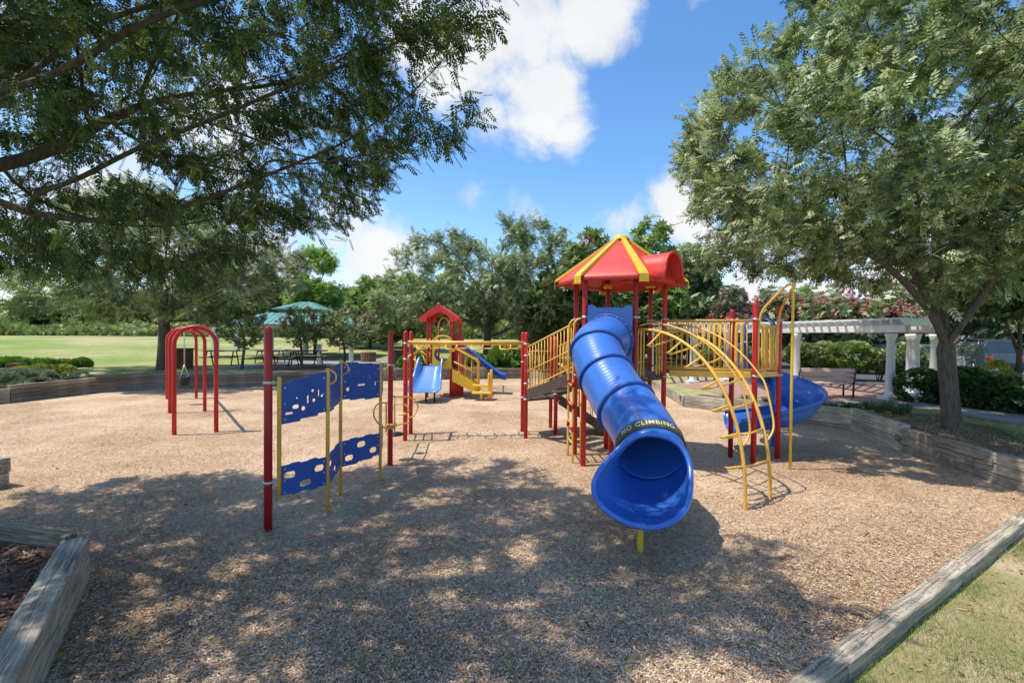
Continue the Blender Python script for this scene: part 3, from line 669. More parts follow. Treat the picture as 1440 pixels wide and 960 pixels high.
for i in fl:
    m_ = MB(); c, fr = path[i], F[i]
    rows = []
    for dx_, rr in ((-.022, TR-.004), (-.022, TR+.034), (-.014, TR+.04), (.014, TR+.04), (.022, TR+.034), (.022, TR-.004)):
        rows.append(ringpts(c+fr[0]*dx_, fr, rr))
    m_.grid(rows, True); fg = m_.build('flange', M['panelblue'], tube_slide)
# exit hood
i0 = NPT-1
c0, fr0 = path[i0], F[i0]; tdir = fr0[0]; rows = []; K = 72; NT = 20
RIM = [(0, 908, 607, 5.08), (25, 881, 617, 5.04), (52, 858, 643, 4.96), (78, 835, 668, 4.84), (98, 831, 690, 4.70), (125, 846, 717, 4.52), (155, 888, 741, 4.38), (185, 929, 744, 4.35), (212, 958, 729, 4.42), (242, 971, 703, 4.60), (285, 972, 656, 4.90), (312, 963, 628, 5.04), (338, 939, 613, 5.10)]
ra = np.array([q[0] for q in RIM]+[360.0]); rp = np.array([tuple(D(q[1], q[2], q[3])) for q in RIM]+[tuple(D(*RIM[0][1:]))])
dn_ = np.linspace(0, 360, 361); dense = np.stack([np.interp(dn_, ra, rp[:, q]) for q in range(3)], 1)[:-1]
for _ in range(22): dense = (np.roll(dense, 4, 0)+dense*2+np.roll(dense, -4, 0))/4
C0 = ringpts(c0, fr0, TR, K); RM = [Vector(dense[int(round(360*k/K)) % 360]) for k in range(K)]
def hood(k, t_):
    k = k % K; i_ = int(k); f_ = k-i_; A0 = C0[i_].lerp(C0[(i_+1) % K], f_); A1 = RM[i_].lerp(RM[(i_+1) % K], f_); a_ = 2*PI*k/K
    low = (1-math.cos(a_))/2; L_ = (A1-A0).length; m0 = tdir*L_*1.05; rc = sum(RM, Vector())/K; m1 = (A1-rc).normalized()*L_*.30+Vector((-.3, -.75, .10-.25*low*0))*L_*.75+UP*L_*.18*low
    h = t_; return A0*(2*h**3-3*h*h+1)+m0*(h**3-2*h*h+h)+A1*(3*h*h-2*h**3)+m1*(h**3-h*h)
for j in range(NT+1): rows.append([hood(k, j/NT) for k in range(K)])
m_ = MB(); m_.grid(rows, True); hood_o = m_.build('exit_hood', M['bluein'], tube_slide, solid=.014)
m_ = MB(); m_.tube(rows[-1], .03, 10, closed=True); m_.build('hood_rim', M['bluein'], hood_o)
for k in range(-5, 6):
    q = [hood(K/2+k*2.6, .60+.035*j) for j in range(11)]; m_ = MB(); m_.tube([p_+UP*.006 for p_ in q], .005, 5); m_.build('tread_rib', M['bluein'], hood_o)
# grip band and lettering
ib = i0-6; cb, fb = path[ib], F[ib]; m_ = MB(); rws = []
for dx_, rr in ((-.07, TR+.006), (-.07, TR+.020), (.07, TR+.022), (.07, TR+.006)):
    rws.append([cb+fb[0]*dx_+(fb[2]*math.cos(R(-115+230*k/50))+fb[1]*math.sin(R(-115+230*k/50)))*rr for k in range(51)])
m_.grid(rws+[rws[0]], False); band = m_.build('warning_band', M['band'], tube_slide)
tcv = bpy.data.curves.new('lettering', 'FONT'); tcv.body = 'NO CLIMBING'; tcv.size = .092; tcv.align_x = 'CENTER'; tcv.align_y = 'CENTER'; tcv.space_character = 1.15; tcv.extrude = .0015; tcv.offset = .0012
tob = bpy.data.objects.new('lettering', tcv); COL.objects.link(tob); bpy.context.view_layer.update()
tme = bpy.data.meshes.new_from_object(tob.evaluated_get(bpy.context.evaluated_depsgraph_get())); bpy.data.objects.remove(tob)
vs = []
LEFT = fb[1] if (CM.inverted() @ fb[1]).x > 0 else -fb[1]
for v in tme.vertices:
    a_ = v.co.x/(TR+.018)-.21; q = cb-fb[0]*(v.co.y)+(fb[2]*math.cos(a_)+LEFT*math.sin(a_))*(TR+.026+v.co.z); vs.append(q)
m_ = MB(); m_.add(vs, [list(p.vertices) for p in tme.polygons]); m_.build('lettering', M['letter'], band)
m_ = MB(); sp_ = G(900, 771); m_.box((sp_.x, sp_.y, .12), (.055, .055, .5)); m_.build('slide_leg', M['yplastic'], tube_slide, bevel=.006)
for k in range(14):
    a_ = 2*PI*k/14; i = fl[0]; q = path[i]+(F[i][2]*math.cos(a_)+F[i][1]*math.sin(a_))*(TR+.02); m_ = MB(); m_.tube([q-F[i][0]*.03, q+F[i][0]*.03], .008, 6); m_.build('bolt', M['metal'], tube_slide)
# --- curved loop climber
def arcrail(p0, p1, z0, n=22, ex=2.2):
    o = []
    for k in range(n+1):
        a_ = PI/2*k/n; t_ = math.sin(a_)**(2/ex*1.0); o.append(Vector((p0.x+(p1.x-p0.x)*t_, p0.y+(p1.y-p0.y)*t_, z0*math.cos(a_)**(2/ex*.95))))
    return o
Lb, Rb = G(1048, 712), G(1083, 700); L0 = T[2]+Vector((.06, -.02, 0)); R0 = T[3]+Vector((-.02, -.06, 0))
climber = None
rails = []
for p0, p1 in ((L0, Lb), (R0, Rb)):
    pts = arcrail(p0, p1, 2.36); pts = [pts[0]+(TC-pts[0]).normalized()*0+Vector((0, 0, 0))]+pts[1:]+[v3(p1, -.12)]
    m_ = MB(); m_.tube(pts, .024, 12); rails.append(pts); o_ = m_.build('climber_rail', M['yellow'], main)
for ri, (p0, p1) in enumerate(((L0, Lb), (R0, Rb))):
    pts = rails[ri]; hr = []
    for k in range(0, 15): q = pts[k].copy(); hr.append(q+Vector((.05+.012*k, .05, .10+.005*k)) if k else q+UP*.06)
    hr += [pts[16]+Vector((.2, .05, .06)), pts[17]+Vector((.17, .04, 0)), pts[18]+Vector((.05, .01, .03)), pts[18]]
    m_ = MB(); m_.tube(spline(hr, 3), .014, 8); m_.build('climber_handrail', M['yellow'], main)
for k in (3, 6, 9, 12, 14.5, 17, 19.5):
    def at(pts):
        i = int(k); f = k-i; return pts[i].lerp(pts[i+1], f)
    a, b = at(rails[0]), at(rails[1]); d = (a-b).normalized(); outv = Vector((-.45, -.62, 0)).normalized()
    tip = a+d*.18+Vector((-.09, .10, .0)); drop = .26-.235*(k/20)
    B0 = b.lerp(a, .02); A0_ = a-UP*drop; tipL = tip-UP*drop
    tg = [B0, B0.lerp(A0_, .5), A0_.lerp(tipL, .6), tipL.lerp(A0_, .08), tipL+UP*.012+Vector((-.012, 0, 0)), tipL.lerp(a, .12), tipL.lerp(a, .5), a]
    m_ = MB(); m_.tube(tg, .015, 8); m_.build('climber_rung', M['yellow'], main)
# loop handles either side of climber opening
for p, s_ in ((T[2], 1), (T[3], -1)):
    u = (T[3]-T[2]).normalized()*s_
    for off in (.09, .2):
        c_ = v3(p)+u*off; m_ = MB(); m_.tube(spline([v3(c_, DZ+.02), v3(c_, DZ+.5), v3(c_, DZ+.72), v3(c_+u*.04, DZ+.80), v3(c_+u*.1, DZ+.72), v3(c_+u*.1, DZ+.3), v3(c_+u*.1, DZ-.02)], 5), .014, 8); m_.build('grab_handle', M['yellow'], main)
# --- bridge
TA, TB, TD = G(1027, 639), G(1059, 651), G(1093, 644)
BZ = 1.60; RZ = 2.56
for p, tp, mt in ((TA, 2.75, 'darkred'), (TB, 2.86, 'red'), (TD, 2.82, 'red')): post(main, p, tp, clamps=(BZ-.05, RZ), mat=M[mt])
def fence_side(a, b, za, zb, ztop_a, ztop_b, nb, rr=.014, lean=0.0, name='guardrail', mid=None, u0=.05, u1=.95):
    a, b = v3(a), v3(b); m_ = MB(); m_.tube([v3(a.lerp(b, .02), ztop_a), v3(a.lerp(b, .98), ztop_b)], .019, 10)
    m_.tube([v3(a.lerp(b, .02), za), v3(a.lerp(b, .98), zb)], .016, 8)
    for f_, z1_, z2_ in ((.02, za, ztop_a), (.98, zb, ztop_b)): m_.tube([v3(a.lerp(b, f_), z1_), v3(a.lerp(b, f_), z2_)], .016, 8)
    if mid: m_.tube([v3(a.lerp(b, .02), za+(ztop_a-za)*mid), v3(a.lerp(b, .98), zb+(ztop_b-zb)*mid)], .014, 8)
    g = m_.build(name, M['yellow'], main)
    for k in range(nb):
        f = u0+(u1-u0)*(k+.5)/nb; q = a.lerp(b, f); m2 = MB(); l_ = lean*(1 if k % 2 else -1)
        q2 = a.lerp(b, f+l_); m2.tube([v3(q, za+(zb-za)*f), v3(q2, ztop_a+(ztop_b-ztop_a)*f)], rr*.75, 6); m2.build('baluster', M['yellow'], g)
    return g
fence_side(T[3], TB, BZ+.06, BZ+.06, RZ-.02, RZ-.02, 15, lean=.012)
fence_side(T[4], TA, BZ+.06, BZ+.06, RZ-.02, RZ-.02, 14, lean=.012)
m_ = MB(); e1, e2 = (T[3]+T[4])/2, (TA+TB)/2; dd = (e2-e1); nn = 9
for k in range(nn):
    c_ = e1.lerp(e2, .07+.88*k/(nn-1)); wy = (T[3]-T[4]).length*(1-k/nn)+(TA-TB).length*k/nn-.1
    mp = MB(); mp.box((c_.x, c_.y, BZ-.02), (.155, wy, .035), rz=math.atan2(dd.y, dd.x)); mp.build('bridge_plank', M['brown'], main, bevel=.006)
for a, b in ((T[3], TB), (T[4], TA)):
    m_ = MB(); m_.beam(v3(a, BZ-.03).lerp(v3(b, BZ-.03), .06), v3(b, BZ-.03).lerp(v3(a, BZ-.03), .04), .04, .11); m_.build('bridge_side_beam', M['yellow'], main, bevel=.008)
# wide barrier panels at the far end of the bridge
for f in (.80, .86):
    for a, b in ((T[3], TB), (T[4], TA)):
        q = v3(a).lerp(v3(b), f); m_ = MB(); m_.tube(spline([v3(q, BZ+.05), v3(q, RZ-.2), v3(q+(b-a)*.01, RZ-.06)], 4), .03, 8); m_.build('barrier_post', M['yellow'], main)
# --- end deck, spiral slide, fire pole
m_ = MB(); vs = [v3(p, BZ-.05) for p in (TA, TB, TD)]; q4 = TA+TD-TB; q4 = v3(q4, BZ-.05); vs = [vs[0], vs[1], vs[2], q4]; m_.add(vs+[v+UP*.05 for v in vs], [(3, 2, 1, 0), (4, 5, 6, 7), (0, 1, 5, 4), (1, 2, 6, 5), (2, 3, 7, 6), (3, 0, 4, 7)]); m_.build('end_deck', M['brown'], main, bevel=.008)
for a, b in ((TB, TD), (TA, TB)):
    m_ = MB(); m_.beam(v3(a, BZ-.03).lerp(v3(b, BZ-.03), .08), v3(b, BZ-.03).lerp(v3(a, BZ-.03), .08), .035, .09); m_.build('deck_edge', M['yellow'], main)
post(main, q4, 2.78, clamps=(BZ-.05, RZ), mat=M['darkred'])
g = fence_side(TB, TD, BZ+.07, BZ+.07, RZ-.12, RZ-.12, 5, .018)
for f in (.3, .42, .62, .74, .88):
    q = v3(TB).lerp(v3(TD), f); m_ = MB(); m_.tube(spline([v3(q, BZ+.04), v3(q, RZ-.25), v3(q+Vector((.02, 0, 0)), RZ-.12)], 4), .022, 8); m_.build('barrier_post', M['yellow'], main)
FP = G(1111, 661)
for a, b0 in ((v3(TB), .05), (v3(TD), -.04)):
    h0 = a+Vector((b0, -.02, 0)); topq = v3(FP, 3.12)+(Vector((-.06, .06, 0)) if a.x < TD.x-.2 else Vector((.05, .05, 0)))
    pts = [v3(h0, BZ+.1), v3(h0, 2.3), v3(h0, 2.55)+Vector((.01, -.01, 0)), v3(h0, 2.66).lerp(topq, .18), topq.lerp(v3(h0, 2.6), .25)+UP*.04, topq+UP*.01, v3(FP, 3.13)]
    m_ = MB(); m_.tube(spline(pts, 5), .02, 10); m_.build('pole_arch', M['yellow'], main)
m_ = MB(); m_.tube([v3(FP, -.15), v3(FP, 1.5), v3(FP, 3.14)], .022, 12, dome=True); m_.build('fire_pole', M['yplastic'], main)
m_ = MB(); m_.tube([v3(TD, 2.44), v3(FP, 2.5)], .012, 8)
SC = Vector((5.42, 9.38, 0)); spiral_rows = []; sv = []
RI, RO = .10, .84
def sprof(c, rd, z, openf=1.0, top=0):   # cross-section: c center, rd radial unit
    pr = [(RI, .30), (RI+.03, .10), (RI+.12, .0), (.45, -.055), (.62, -.03), (.74, .06), (RO-.03, .19), (RO+.015, .34+top), (RO+.055, .36+top), (RO+.065, .32+top)]
    return [c+rd*a_+UP*(z+b_) for a_, b_ in pr]
NS = 46; th0, th1 = 208, -92
for k in range(NS+1):
    f = k/NS; th = R(th0+(th1-th0)*f); z = BZ-.03-(1.0)*f**1.02
    spiral_rows.append(sprof(SC, Vector((math.cos(th), math.sin(th), 0)), z, top=.22*(1-f)**2))
rd = Vector((math.cos(R(th1)), math.sin(R(th1)), 0)); td = Vector((rd.y, -rd.x, 0))
for k in range(1, 12):
    f = k/11; spiral_rows.append(sprof(SC+td*(1.05*f), rd, BZ-1.03-.20*f+.05*f*f, top=-.10*f))
m_ = MB(); m_.grid(spiral_rows); sp = m_.build('spiral_slide', M['bluein'], main, solid=.018, label='blue open spiral slide')
for ix in (0, -2):
    m_ = MB(); m_.tube([r_[ix] for r_ in spiral_rows], .022, 8); m_.build('slide_rim', M['bluein'], sp)
m_ = MB(); m_.tube(spiral_rows[-1], .02, 8); m_.build('slide_lip', M['bluein'], sp)
m_ = MB(); m_.tube([v3(SC, -.15), v3(SC, BZ+.1)], .09, 20); m_.build('centre_column', M['bluein'], sp)
m_ = MB(); cM = Vector((4.98, 9.12, BZ)); dn = Vector((.35, .94, 0)).normalized(); sn = Vector((-dn.y, dn.x, 0)); P = []
for f in (.0, .1, .25, .34): P.append([cM+dn*f+sn*.27*math.cos(R(k*15))+UP*(.80+.27*math.sin(R(k*15))) for k in range(13)])
for r_ in P: r_.insert(0, r_[0]-UP*.55); r_.append(r_[-1]-UP*.55)
m_.grid(P); m_.build('slide_hood', M['bluein'], sp, solid=.03)
# --- stairs to the tower and down to the ground
LZ = .86; land = [v3(P4a, LZ), v3(S2, LZ), v3(S1, LZ), v3(P4b, LZ)]
m_ = MB(); m_.add([q-UP*.05 for q in land]+land, [(3, 2, 1, 0), (4, 5, 6, 7), (0, 1, 5, 4), (1, 2, 6, 5), (2, 3, 7, 6), (3, 0, 4, 7)]); m_.build('stair_landing', M['brown'], main, bevel=.006)
s0, s1, e0, e1 = v3(P4a), v3(S2), v3(T[0]), v3(T[5])
flight = MB(); flight.beam(v3(s0.lerp(e0, .02), LZ+.1), v3(e0.lerp(s0, .06), DZ-.12), .03, .2)
sf = flight.build('stair_flight', M['brown'], main)
m_ = MB(); m_.beam(v3(s1.lerp(e1, .02), LZ+.1), v3(e1.lerp(s1, .06), DZ-.12), .03, .2); m_.build('stringer', M['brown'], sf)
for k in range(4):
    f = (k+.6)/4.2; a, b = s0.lerp(e0, f), s1.lerp(e1, f); z = LZ+(DZ-LZ)*(k+1)/5; d = (e0-s0).normalized()
    m_ = MB(); cc_ = v3((a+b)/2, z); m_.beam(v3(a, z), v3(b, z), .24, .03); m_.build('tread', M['brown'], sf, bevel=.005)
fence_side(s0, e0, LZ+.22, DZ+.10, LZ+1.12, DZ+.92, 14, .014, name='stair_guardrail', mid=.42)
fence_side(s1, e1, LZ+.22, DZ+.10, LZ+1.12, DZ+.92, 14, .014, name='stair_guardrail', mid=.42)
fence_side(land[3], land[2], LZ+.1, LZ+.1, LZ+1.0, LZ+1.0, 6, .014, name='landing_guardrail', mid=.5)
m_ = MB(); m_.box(((s1+e1)/2+UP*2.0), (.1, .02, .28)); m_.build('notice_plate', M['white'], main, bevel=.01)
g0, g1 = v3(S2)+Vector((.1, -.02, 0)), v3(S1)+Vector((.1, -.02, 0)); gd = Vector((1, -.12, 0)).normalized()
lf = MB(); lf.beam(v3(g0, LZ-.08), v3(g0+gd*1.15, .06), .03, .18); lower = lf.build('stair_flight', M['brown'], main)
m_ = MB(); m_.beam(v3(g1, LZ-.08), v3(g1+gd*1.15, .06), .03, .18); m_.build('stringer', M['brown'], lower)
for k in range(4):
    f = (k+.7)/4.3; m_ = MB(); z = LZ*(1-(k+1)/4.6); m_.beam(v3(g0+gd*1.15*f, z), v3(g1+gd*1.15*f, z), .26, .03); m_.build('tread', M['brown'], lower, bevel=.005)
for g_ in (g0, g1):
    m_ = MB(); q = g_; m_.tube([v3(q, LZ+.75), v3(q+gd*1.15, .82)], .017, 8); m_.tube([v3(q+gd*1.15, .82), v3(q+gd*1.15, -.1)], .017, 8); m_.tube([v3(q, LZ+.4), v3(q+gd*1.15, .45)], .014, 8); m_.build('handrail', M['yellow'], main)
    for k in range(7):
        f = (k+1)/8; m_ = MB(); m_.tube([v3(q+gd*1.15*f, LZ*(1-f)+.05), v3(q+gd*1.15*f, (LZ+.75)*(1-f)+.82*f)], .009, 6); m_.build('baluster', M['yellow'], main)
# vertical ladder on the left of the tower
la, lb = G(798.5, 641), G(805, 652)
for q in (la, lb):
    m_ = MB(); m_.tube(spline([v3(q, -.1), v3(q, 1.2), v3(q, 2.3), v3(q, 2.5)+Vector((.04, 0, 0)), v3(q, 2.54)+Vector((.12, 0, 0))], 5), .021, 10); lo = m_.build('ladder_rail', M['yellow'], main)
    for z in (.62, 1.02, 1.4):
        m_ = MB(); m_.tube([v3(q, z-.05), v3(q, z+.05)], .032, 10); m_.build('coupler', M['red'], lo)
for z in (.35, .68, 1.02, 1.36):
    m_ = MB(); m_.tube([v3(la, z), v3(lb, z)], .014, 8); m_.build('rung', M['yellow'], main)
for px, py in ((816, 649),):
    q = G(px, py); m_ = MB(); m_.tube([v3(q, -.1), v3(q, 1.5)], .016, 8); m_.build('ladder_rail', M['yellow'], main)
# ------------------------------------------------------------------ arch swing
A = [(G(245, 611), G(304, 607)), (G(239, 580.5), G(288, 578)), (G(235, 561), G(276, 559.5))]
sw = thing('arch_swing', 'red steel swing set of three arches with a black bucket seat', 'swing set', (A[1][0]+A[1][1])/2)
tops = []
for a, b in A:
    w2 = (b-a).length/2; c = (a+b)/2; u = (b-a).normalized(); ht = 2.36
    pts = [v3(a, -.2), v3(a, .8)]+arc3(v3(c, ht-w2), -u, UP, w2, 0, 180, 22)+[v3(b, .8), v3(b, -.2)]
    m_ = MB(); m_.tube(pts, .045, 14); m_.build('arch', M['red'], sw); tops.append(v3(c, ht-.06))
m_ = MB(); m_.tube([tops[0], tops[1], tops[2]], .04, 14); m_.build('top_beam', M['red'], sw)
cs = tops[1].lerp(tops[2], .5); bd = (tops[2]-tops[1]).normalized(); side = Vector((bd.y, -bd.x, 0))
sz = .78; m_ = MB(); m_.lathe(v3(cs, sz-.2), [(.06, 0), (.12, .02), (.15, .14), (.155, .3), (.13, .3), (.11, .1), (.02, .06)], 16); seat = m_.build('bucket_seat', M['black'], sw)
for s_ in (-1, 1):
    m_ = MB()
    for u_ in (-1, 1): m_.tube([v3(cs+bd*.13*s_+side*.1*u_, sz+.1), v3(cs+bd*.2*s_, sz+.45)], .007, 5)
    m_.tube([v3(cs+bd*.2*s_, sz+.45), v3(cs+bd*.26*s_, tops[1].z)], .008, 5); m_.build('chain', M['metal'], seat)
# ------------------------------------------------------------------ small play structure
sm = thing('toddler_structure', 'small play structure with red gabled roof, wide light blue slide and yellow steps', 'playground equipment', (-1.9, 16.6, 0))
Y0 = 16.3
def sp(px, Y=Y0): return Vector(((px-720)/640*Y, Y, 0))
ps = [sp(601.5, 16.2), sp(606.5, 17.3), sp(634, 16.1), sp(638, 17.2), sp(646, 16.9), sp(648, 17.9), sp(617, 18.0)]
for i, p in enumerate(ps): post(sm, p, 2.95 if i in (0, 1, 2, 3, 4) else 2.7, .04, (1.1,) if i % 2 else (1.1, 2.0))
# gabled arch roof
cx = sp(620, 16.6).x; hw = .66; yy0, yy1 = 15.95, 17.6
prof = [(-hw, 2.78), (-hw*.62, 3.0), (0, 3.26), (hw*.62, 3.0), (hw, 2.78)]
inner = [(hw-.14, 2.70)]+[(.43*math.cos(R(k*18)), 2.66+.36*math.sin(R(k*18))) for k in range(11)]+[(-hw+.14, 2.70)]
m_ = MB(); P = []
for y in (yy0, yy1): P.append([(cx+x, y, z) for x, z in [(-hw, 2.70)]+prof+[(hw, 2.70)]])
m_.grid(P, False, False)
rf = m_.build('roof', M['redplastic'], sm, solid=.05)
for y in (yy0, yy1-.03):
    m_ = MB(); ol = [(-hw, 2.70)]+prof+[(hw, 2.70)]+inner; plate(m_, ol, [], .06, (cx, y, 0), (1, 0, 0), UP); m_.build('gable', M['redplastic'], rf, bevel=.01)
m_ = MB(); m_.lathe((cx, yy0+.1, 3.27), [(.05, 0), (.06, .04), (.03, .08), (0, .09)], 10); m_.build('roof_finial', M['redplastic'], rf)
# deck
m_ = MB(); m_.box((sp(620).x+.05, 16.7, 1.05), (1.05, 1.3, .06)); m_.build('deck', M['brown'], sm)
# front panel with round crawl hole
pa, pb = sp(608, 16.05), sp(635, 16.05); pw = (pb-pa).length
m_ = MB(); plate(m_, [(0, 0), (pw, 0), (pw, .98), (pw*.75, 1.0), (pw*.25, 1.0), (0, .98)], [circ(pw*.5, .52, .27, 24)], .05, v3(pa, 1.03), (1, 0, 0), UP); m_.build('front_panel', M['yplastic'], sm, bevel=.01)
m_ = MB(); P = [[Vector((pa.x+pw*.5+.29*math.cos(2*PI*k/24), 16.08+y, 1.55+.29*math.sin(2*PI*k/24))) for k in range(24)] for y in (0, .3, .6)]; m_.grid(P, True); m_.lathe((0, 0, -5), [(.01, 0), (.01, .01)], 3); m_.build('crawl_tube', M['bluein'], sm, solid=.02)
m_ = MB(); m_.tube(arc3((pa.x+pw*.55, 16.0, 2.02), (1, 0, 0), UP, .30, 0, 180, 14, .17), .045, 10); m_.build('panel_arch', M['yplastic'], sm)
m_ = MB(); m_.tube(arc3((pa.x+pw*.55, 16.3, 2.5), (1, 0, 0), UP, .2, 0, 180, 12, .34)+[Vector((pa.x+pw*.55-.2, 16.3, 1.9))], .02, 8); m_.build('hoop', M['yellow'], sm)
# wide slide
P = []; c0 = sp(610, 16.0).x-.1; 
for k in range(19):
    f = k/18; y = 16.0-.95*f-.45*f*f*.3; z = 1.12-.86*(f**.92 if f < .85 else .85**.92+(f-.85)*.35); x = c0-.06*f; w_ = .40+.16*f**1.5; sh = .24*(1-f)+.10+.04*math.sin(f*9)
    P.append([(x-w_-.03, y, z+sh-.03), (x-w_-.02, y, z+sh), (x-w_+.03, y, z+sh*.8), (x-w_+.07, y, z+.02), (x-w_*.4, y, z), (x, y, z+.015), (x+w_*.4, y, z), (x+w_-.07, y, z+.02), (x+w_-.03, y, z+sh*.8), (x+w_+.02, y, z+sh), (x+w_+.03, y, z+sh-.03)])
m_ = MB(); m_.grid(P); sl = m_.build('wide_slide', M['lightblue'], sm, solid=.03)
m_ = MB(); m_.tube([Vector(q) for q in P[-1]], .025, 8); m_.build('slide_lip', M['lightblue'], sl)
for px in (599, 611):
    q = D(px, 556, 15.2); m_ = MB(); m_.tube([v3(q, -.1), v3(q, .3)], .03, 8); m_.build('slide_leg', M['black'], sl)
# red tunnel column at the side
m_ = MB(); m_.tube([Vector((sp(641).x, 16.75, z)) for z in (0, .8, 1.5, 2.15)], .24, 20); m_.build('red_panel_drum', M['redplastic'], sm)
# side slide going right
P = []
for k in range(17):
    f = k/16; x = sp(650, 17.4).x+2.25*f*.8-.1; y = 17.5-.1*f; z = 1.72-1.35*(f**1.02 if f < .86 else .86**1.02+(f-.86)*.2)
    P.append([(x, y-.33, z+.2), (x, y-.29, z+.22), (x, y-.24, z+.03), (x, y, z), (x, y+.24, z+.03), (x, y+.29, z+.22), (x, y+.33, z+.2)])
m_ = MB(); m_.grid(P); s2 = m_.build('side_slide', M['bluein'], sm, solid=.03)
m_ = MB(); m_.tube([Vector((P[-2][3][0], 17.4, z)) for z in (-.1, .3)], .03, 8); m_.build('slide_leg', M['yplastic'], s2)
# yellow steps with guards
a0, a1 = D(637, 518, 15.9), D(664, 541, 15.9)
for yy in (15.75, 16.35):
    pts2 = [(0, 0), (a1.x-a0.x, -.0)];
    m_ = MB(); plate(m_, [(0, 1.05), (.88, .52), (.88, .18), (0, .62)], [], .04, (a0.x, yy, 0), (1, 0, 0), UP); g = m_.build('step_side', M['yplastic'], sm, bevel=.01)
    m_ = MB(); m_.tube([Vector((a0.x, yy, 1.65)), Vector((a0.x+.12, yy, 1.75)), Vector((a0.x+.8, yy, 1.38)), Vector((a0.x+.88, yy, 1.26)), Vector((a0.x+.88, yy, .3))], .03, 8); m_.tube([Vector((a0.x+.05, yy, 1.3)), Vector((a0.x+.8, yy, .92))], .022, 8); m_.build('step_handrail', M['yellow'], g)
    for f in (.25, .5, .75):
        m_ = MB(); m_.tube([Vector((a0.x+.88*f, yy, 1.02-.52*f)), Vector((a0.x+.88*f, yy, 1.72-.42*f))], .014, 6); m_.build('baluster', M['yellow'], g)
for k in range(4):
    m_ = MB(); m_.box((a0.x+.12+.24*k, 16.05, .92-.2*k), (.26, .6, .04)); m_.build('step', M['yplastic'], sm, bevel=.008)
q0, q1 = D(664, 545, 15.6).x, D(691, 545, 15.6).x
for z, yy in ((.48, 15.8), (.26, 15.55)):
    m_ = MB(); m_.box(((q0+q1)/2, yy, z), (q1-q0, .32, .07)); m_.build('transfer_step', M['yplastic'], sm, bevel=.02)
for x, tz in ((q1, 1.02), (q1-.08, .9), (q0+.32, .3)):
    m_ = MB(); m_.tube([Vector((x, 15.55, -.1)), Vector((x, 15.55, tz))], .045, 10, dome=True); m_.build('transfer_post', M['yellow'], sm)
# yellow truss climber on its left
tp = [D(584, 498, 17.2), D(600, 482, 16.6), D(612, 520, 16.4)]
for a, b in (((584, 497), (598, 483)), ((590, 490), (600, 512)), ((582, 505), (594, 511)), ((585, 486), (600, 500)), ((582, 497), (600, 482))):
    m_ = MB(); m_.tube([D(*a, 16.9), D(*b, 16.4)], .024, 8); m_.build('climber_bar', M['yellow'], sm)
for a, b in (((584, 497), (584, 545)), ((596, 523), (603, 523))):
    m_ = MB(); m_.tube([D(*a, 16.9), D(*b, 16.9 if a[0] == 584 else 16.4)], .024, 8); m_.build('climber_leg', M['yellow'], sm)
m_ = MB(); m_.tube(arc3(D(598, 523, 16.2), (1, 0, 0), UP, .09, 0, 360, 14)[:-1], .025, 8, closed=True); m_.build('ring_handle', M['yellow'], sm)
# ------------------------------------------------------------------ foliage tools
def quads_mesh(name, V, tint, mat, parent=None, kind=None, label=None):
    Nq = len(V); off = base[parent.name] if parent is not None else Vector((0, 0, 0))
    V = (V-np.array(off)).astype(np.float32)
    me = bpy.data.meshes.new(name); me.vertices.add(4*Nq); me.loops.add(4*Nq); me.polygons.add(Nq)
    me.vertices.foreach_set('co', V.reshape(-1)); me.loops.foreach_set('vertex_index', np.arange(4*Nq, dtype=np.int32))
    me.polygons.foreach_set('loop_start', np.arange(0, 4*Nq, 4, dtype=np.int32))
    me.update(calc_edges=True)
    at = me.attributes.new('tint', 'FLOAT', 'POINT'); at.data.foreach_set('value', np.repeat(tint, 4).astype(np.float32))
    me.materials.append(mat); o = bpy.data.objects.new(name, me); COL.objects.link(o)
    if parent is not None: o.parent = parent
    if kind: o['kind'] = kind
    if label: o['label'] = label
    base[o.name] = off
    return o
def norm(a): return a/np.maximum(np.linalg.norm(a, axis=-1, keepdims=True), 1e-9)
def rvec(n): return norm(rng.normal(size=(n, 3)))
def leaf_template(pairs, Lr, ll, lw, ang=55):
    q = []
    for i in range(pairs):
        x = Lr*(i+.6)/pairs
        for s_ in (-1, 1):
            a = R(ang*(1-.3*i/pairs)); d = np.array([math.cos(a), s_*math.sin(a), -.18]); p = np.array([-d[1], d[0], 0])*s_
            b = np.array([x, 0, 0]); q.append([b, b+d*ll*.45+p*lw/2, b+d*ll+np.array([0, 0, -.12*ll]), b+d*ll*.45-p*lw/2])
    b = np.array([Lr, 0, 0]); d = np.array([1, 0, -.2]); p = np.array([0, 1, 0]); q.append([b, b+d*ll*.45+p*lw/2, b+d*ll, b+d*ll*.45-p*lw/2])
    return np.array(q)
def sprays(pos, dirs, ups, scale, tmpl):
    d = norm(dirs); s_ = norm(np.cross(ups, d)); n = np.cross(d, s_)
    Mx = np.stack([d, s_, n], axis=2)                        # N,3,3 columns
    V = np.einsum('nij,lvj->nlvi', Mx, tmpl)*scale[:, None, None, None]+pos[:, None, None, :]
    return V.reshape(-1, 4, 3)
def in_blobs(n, blobs, clump=0.0, cs=1.0, shell=0):
    out = []; vol = np.array([b[3]*b[4]*b[5] for b in blobs]); vol = vol/vol.sum()
    while len(out) < n:
        b = blobs[rng.choice(len(blobs), p=vol)]; v = rng.normal(size=3); v = v/np.linalg.norm(v)*rng.random()**(1/3 if not shell else 1/9)
        p = np.array(b[:3])+v*np.array(b[3:6])
        if clump and noise.noise(Vector(p)*cs) < clump*(rng.random()*1.2-.55): continue
        out.append(p)
    return np.array(out)
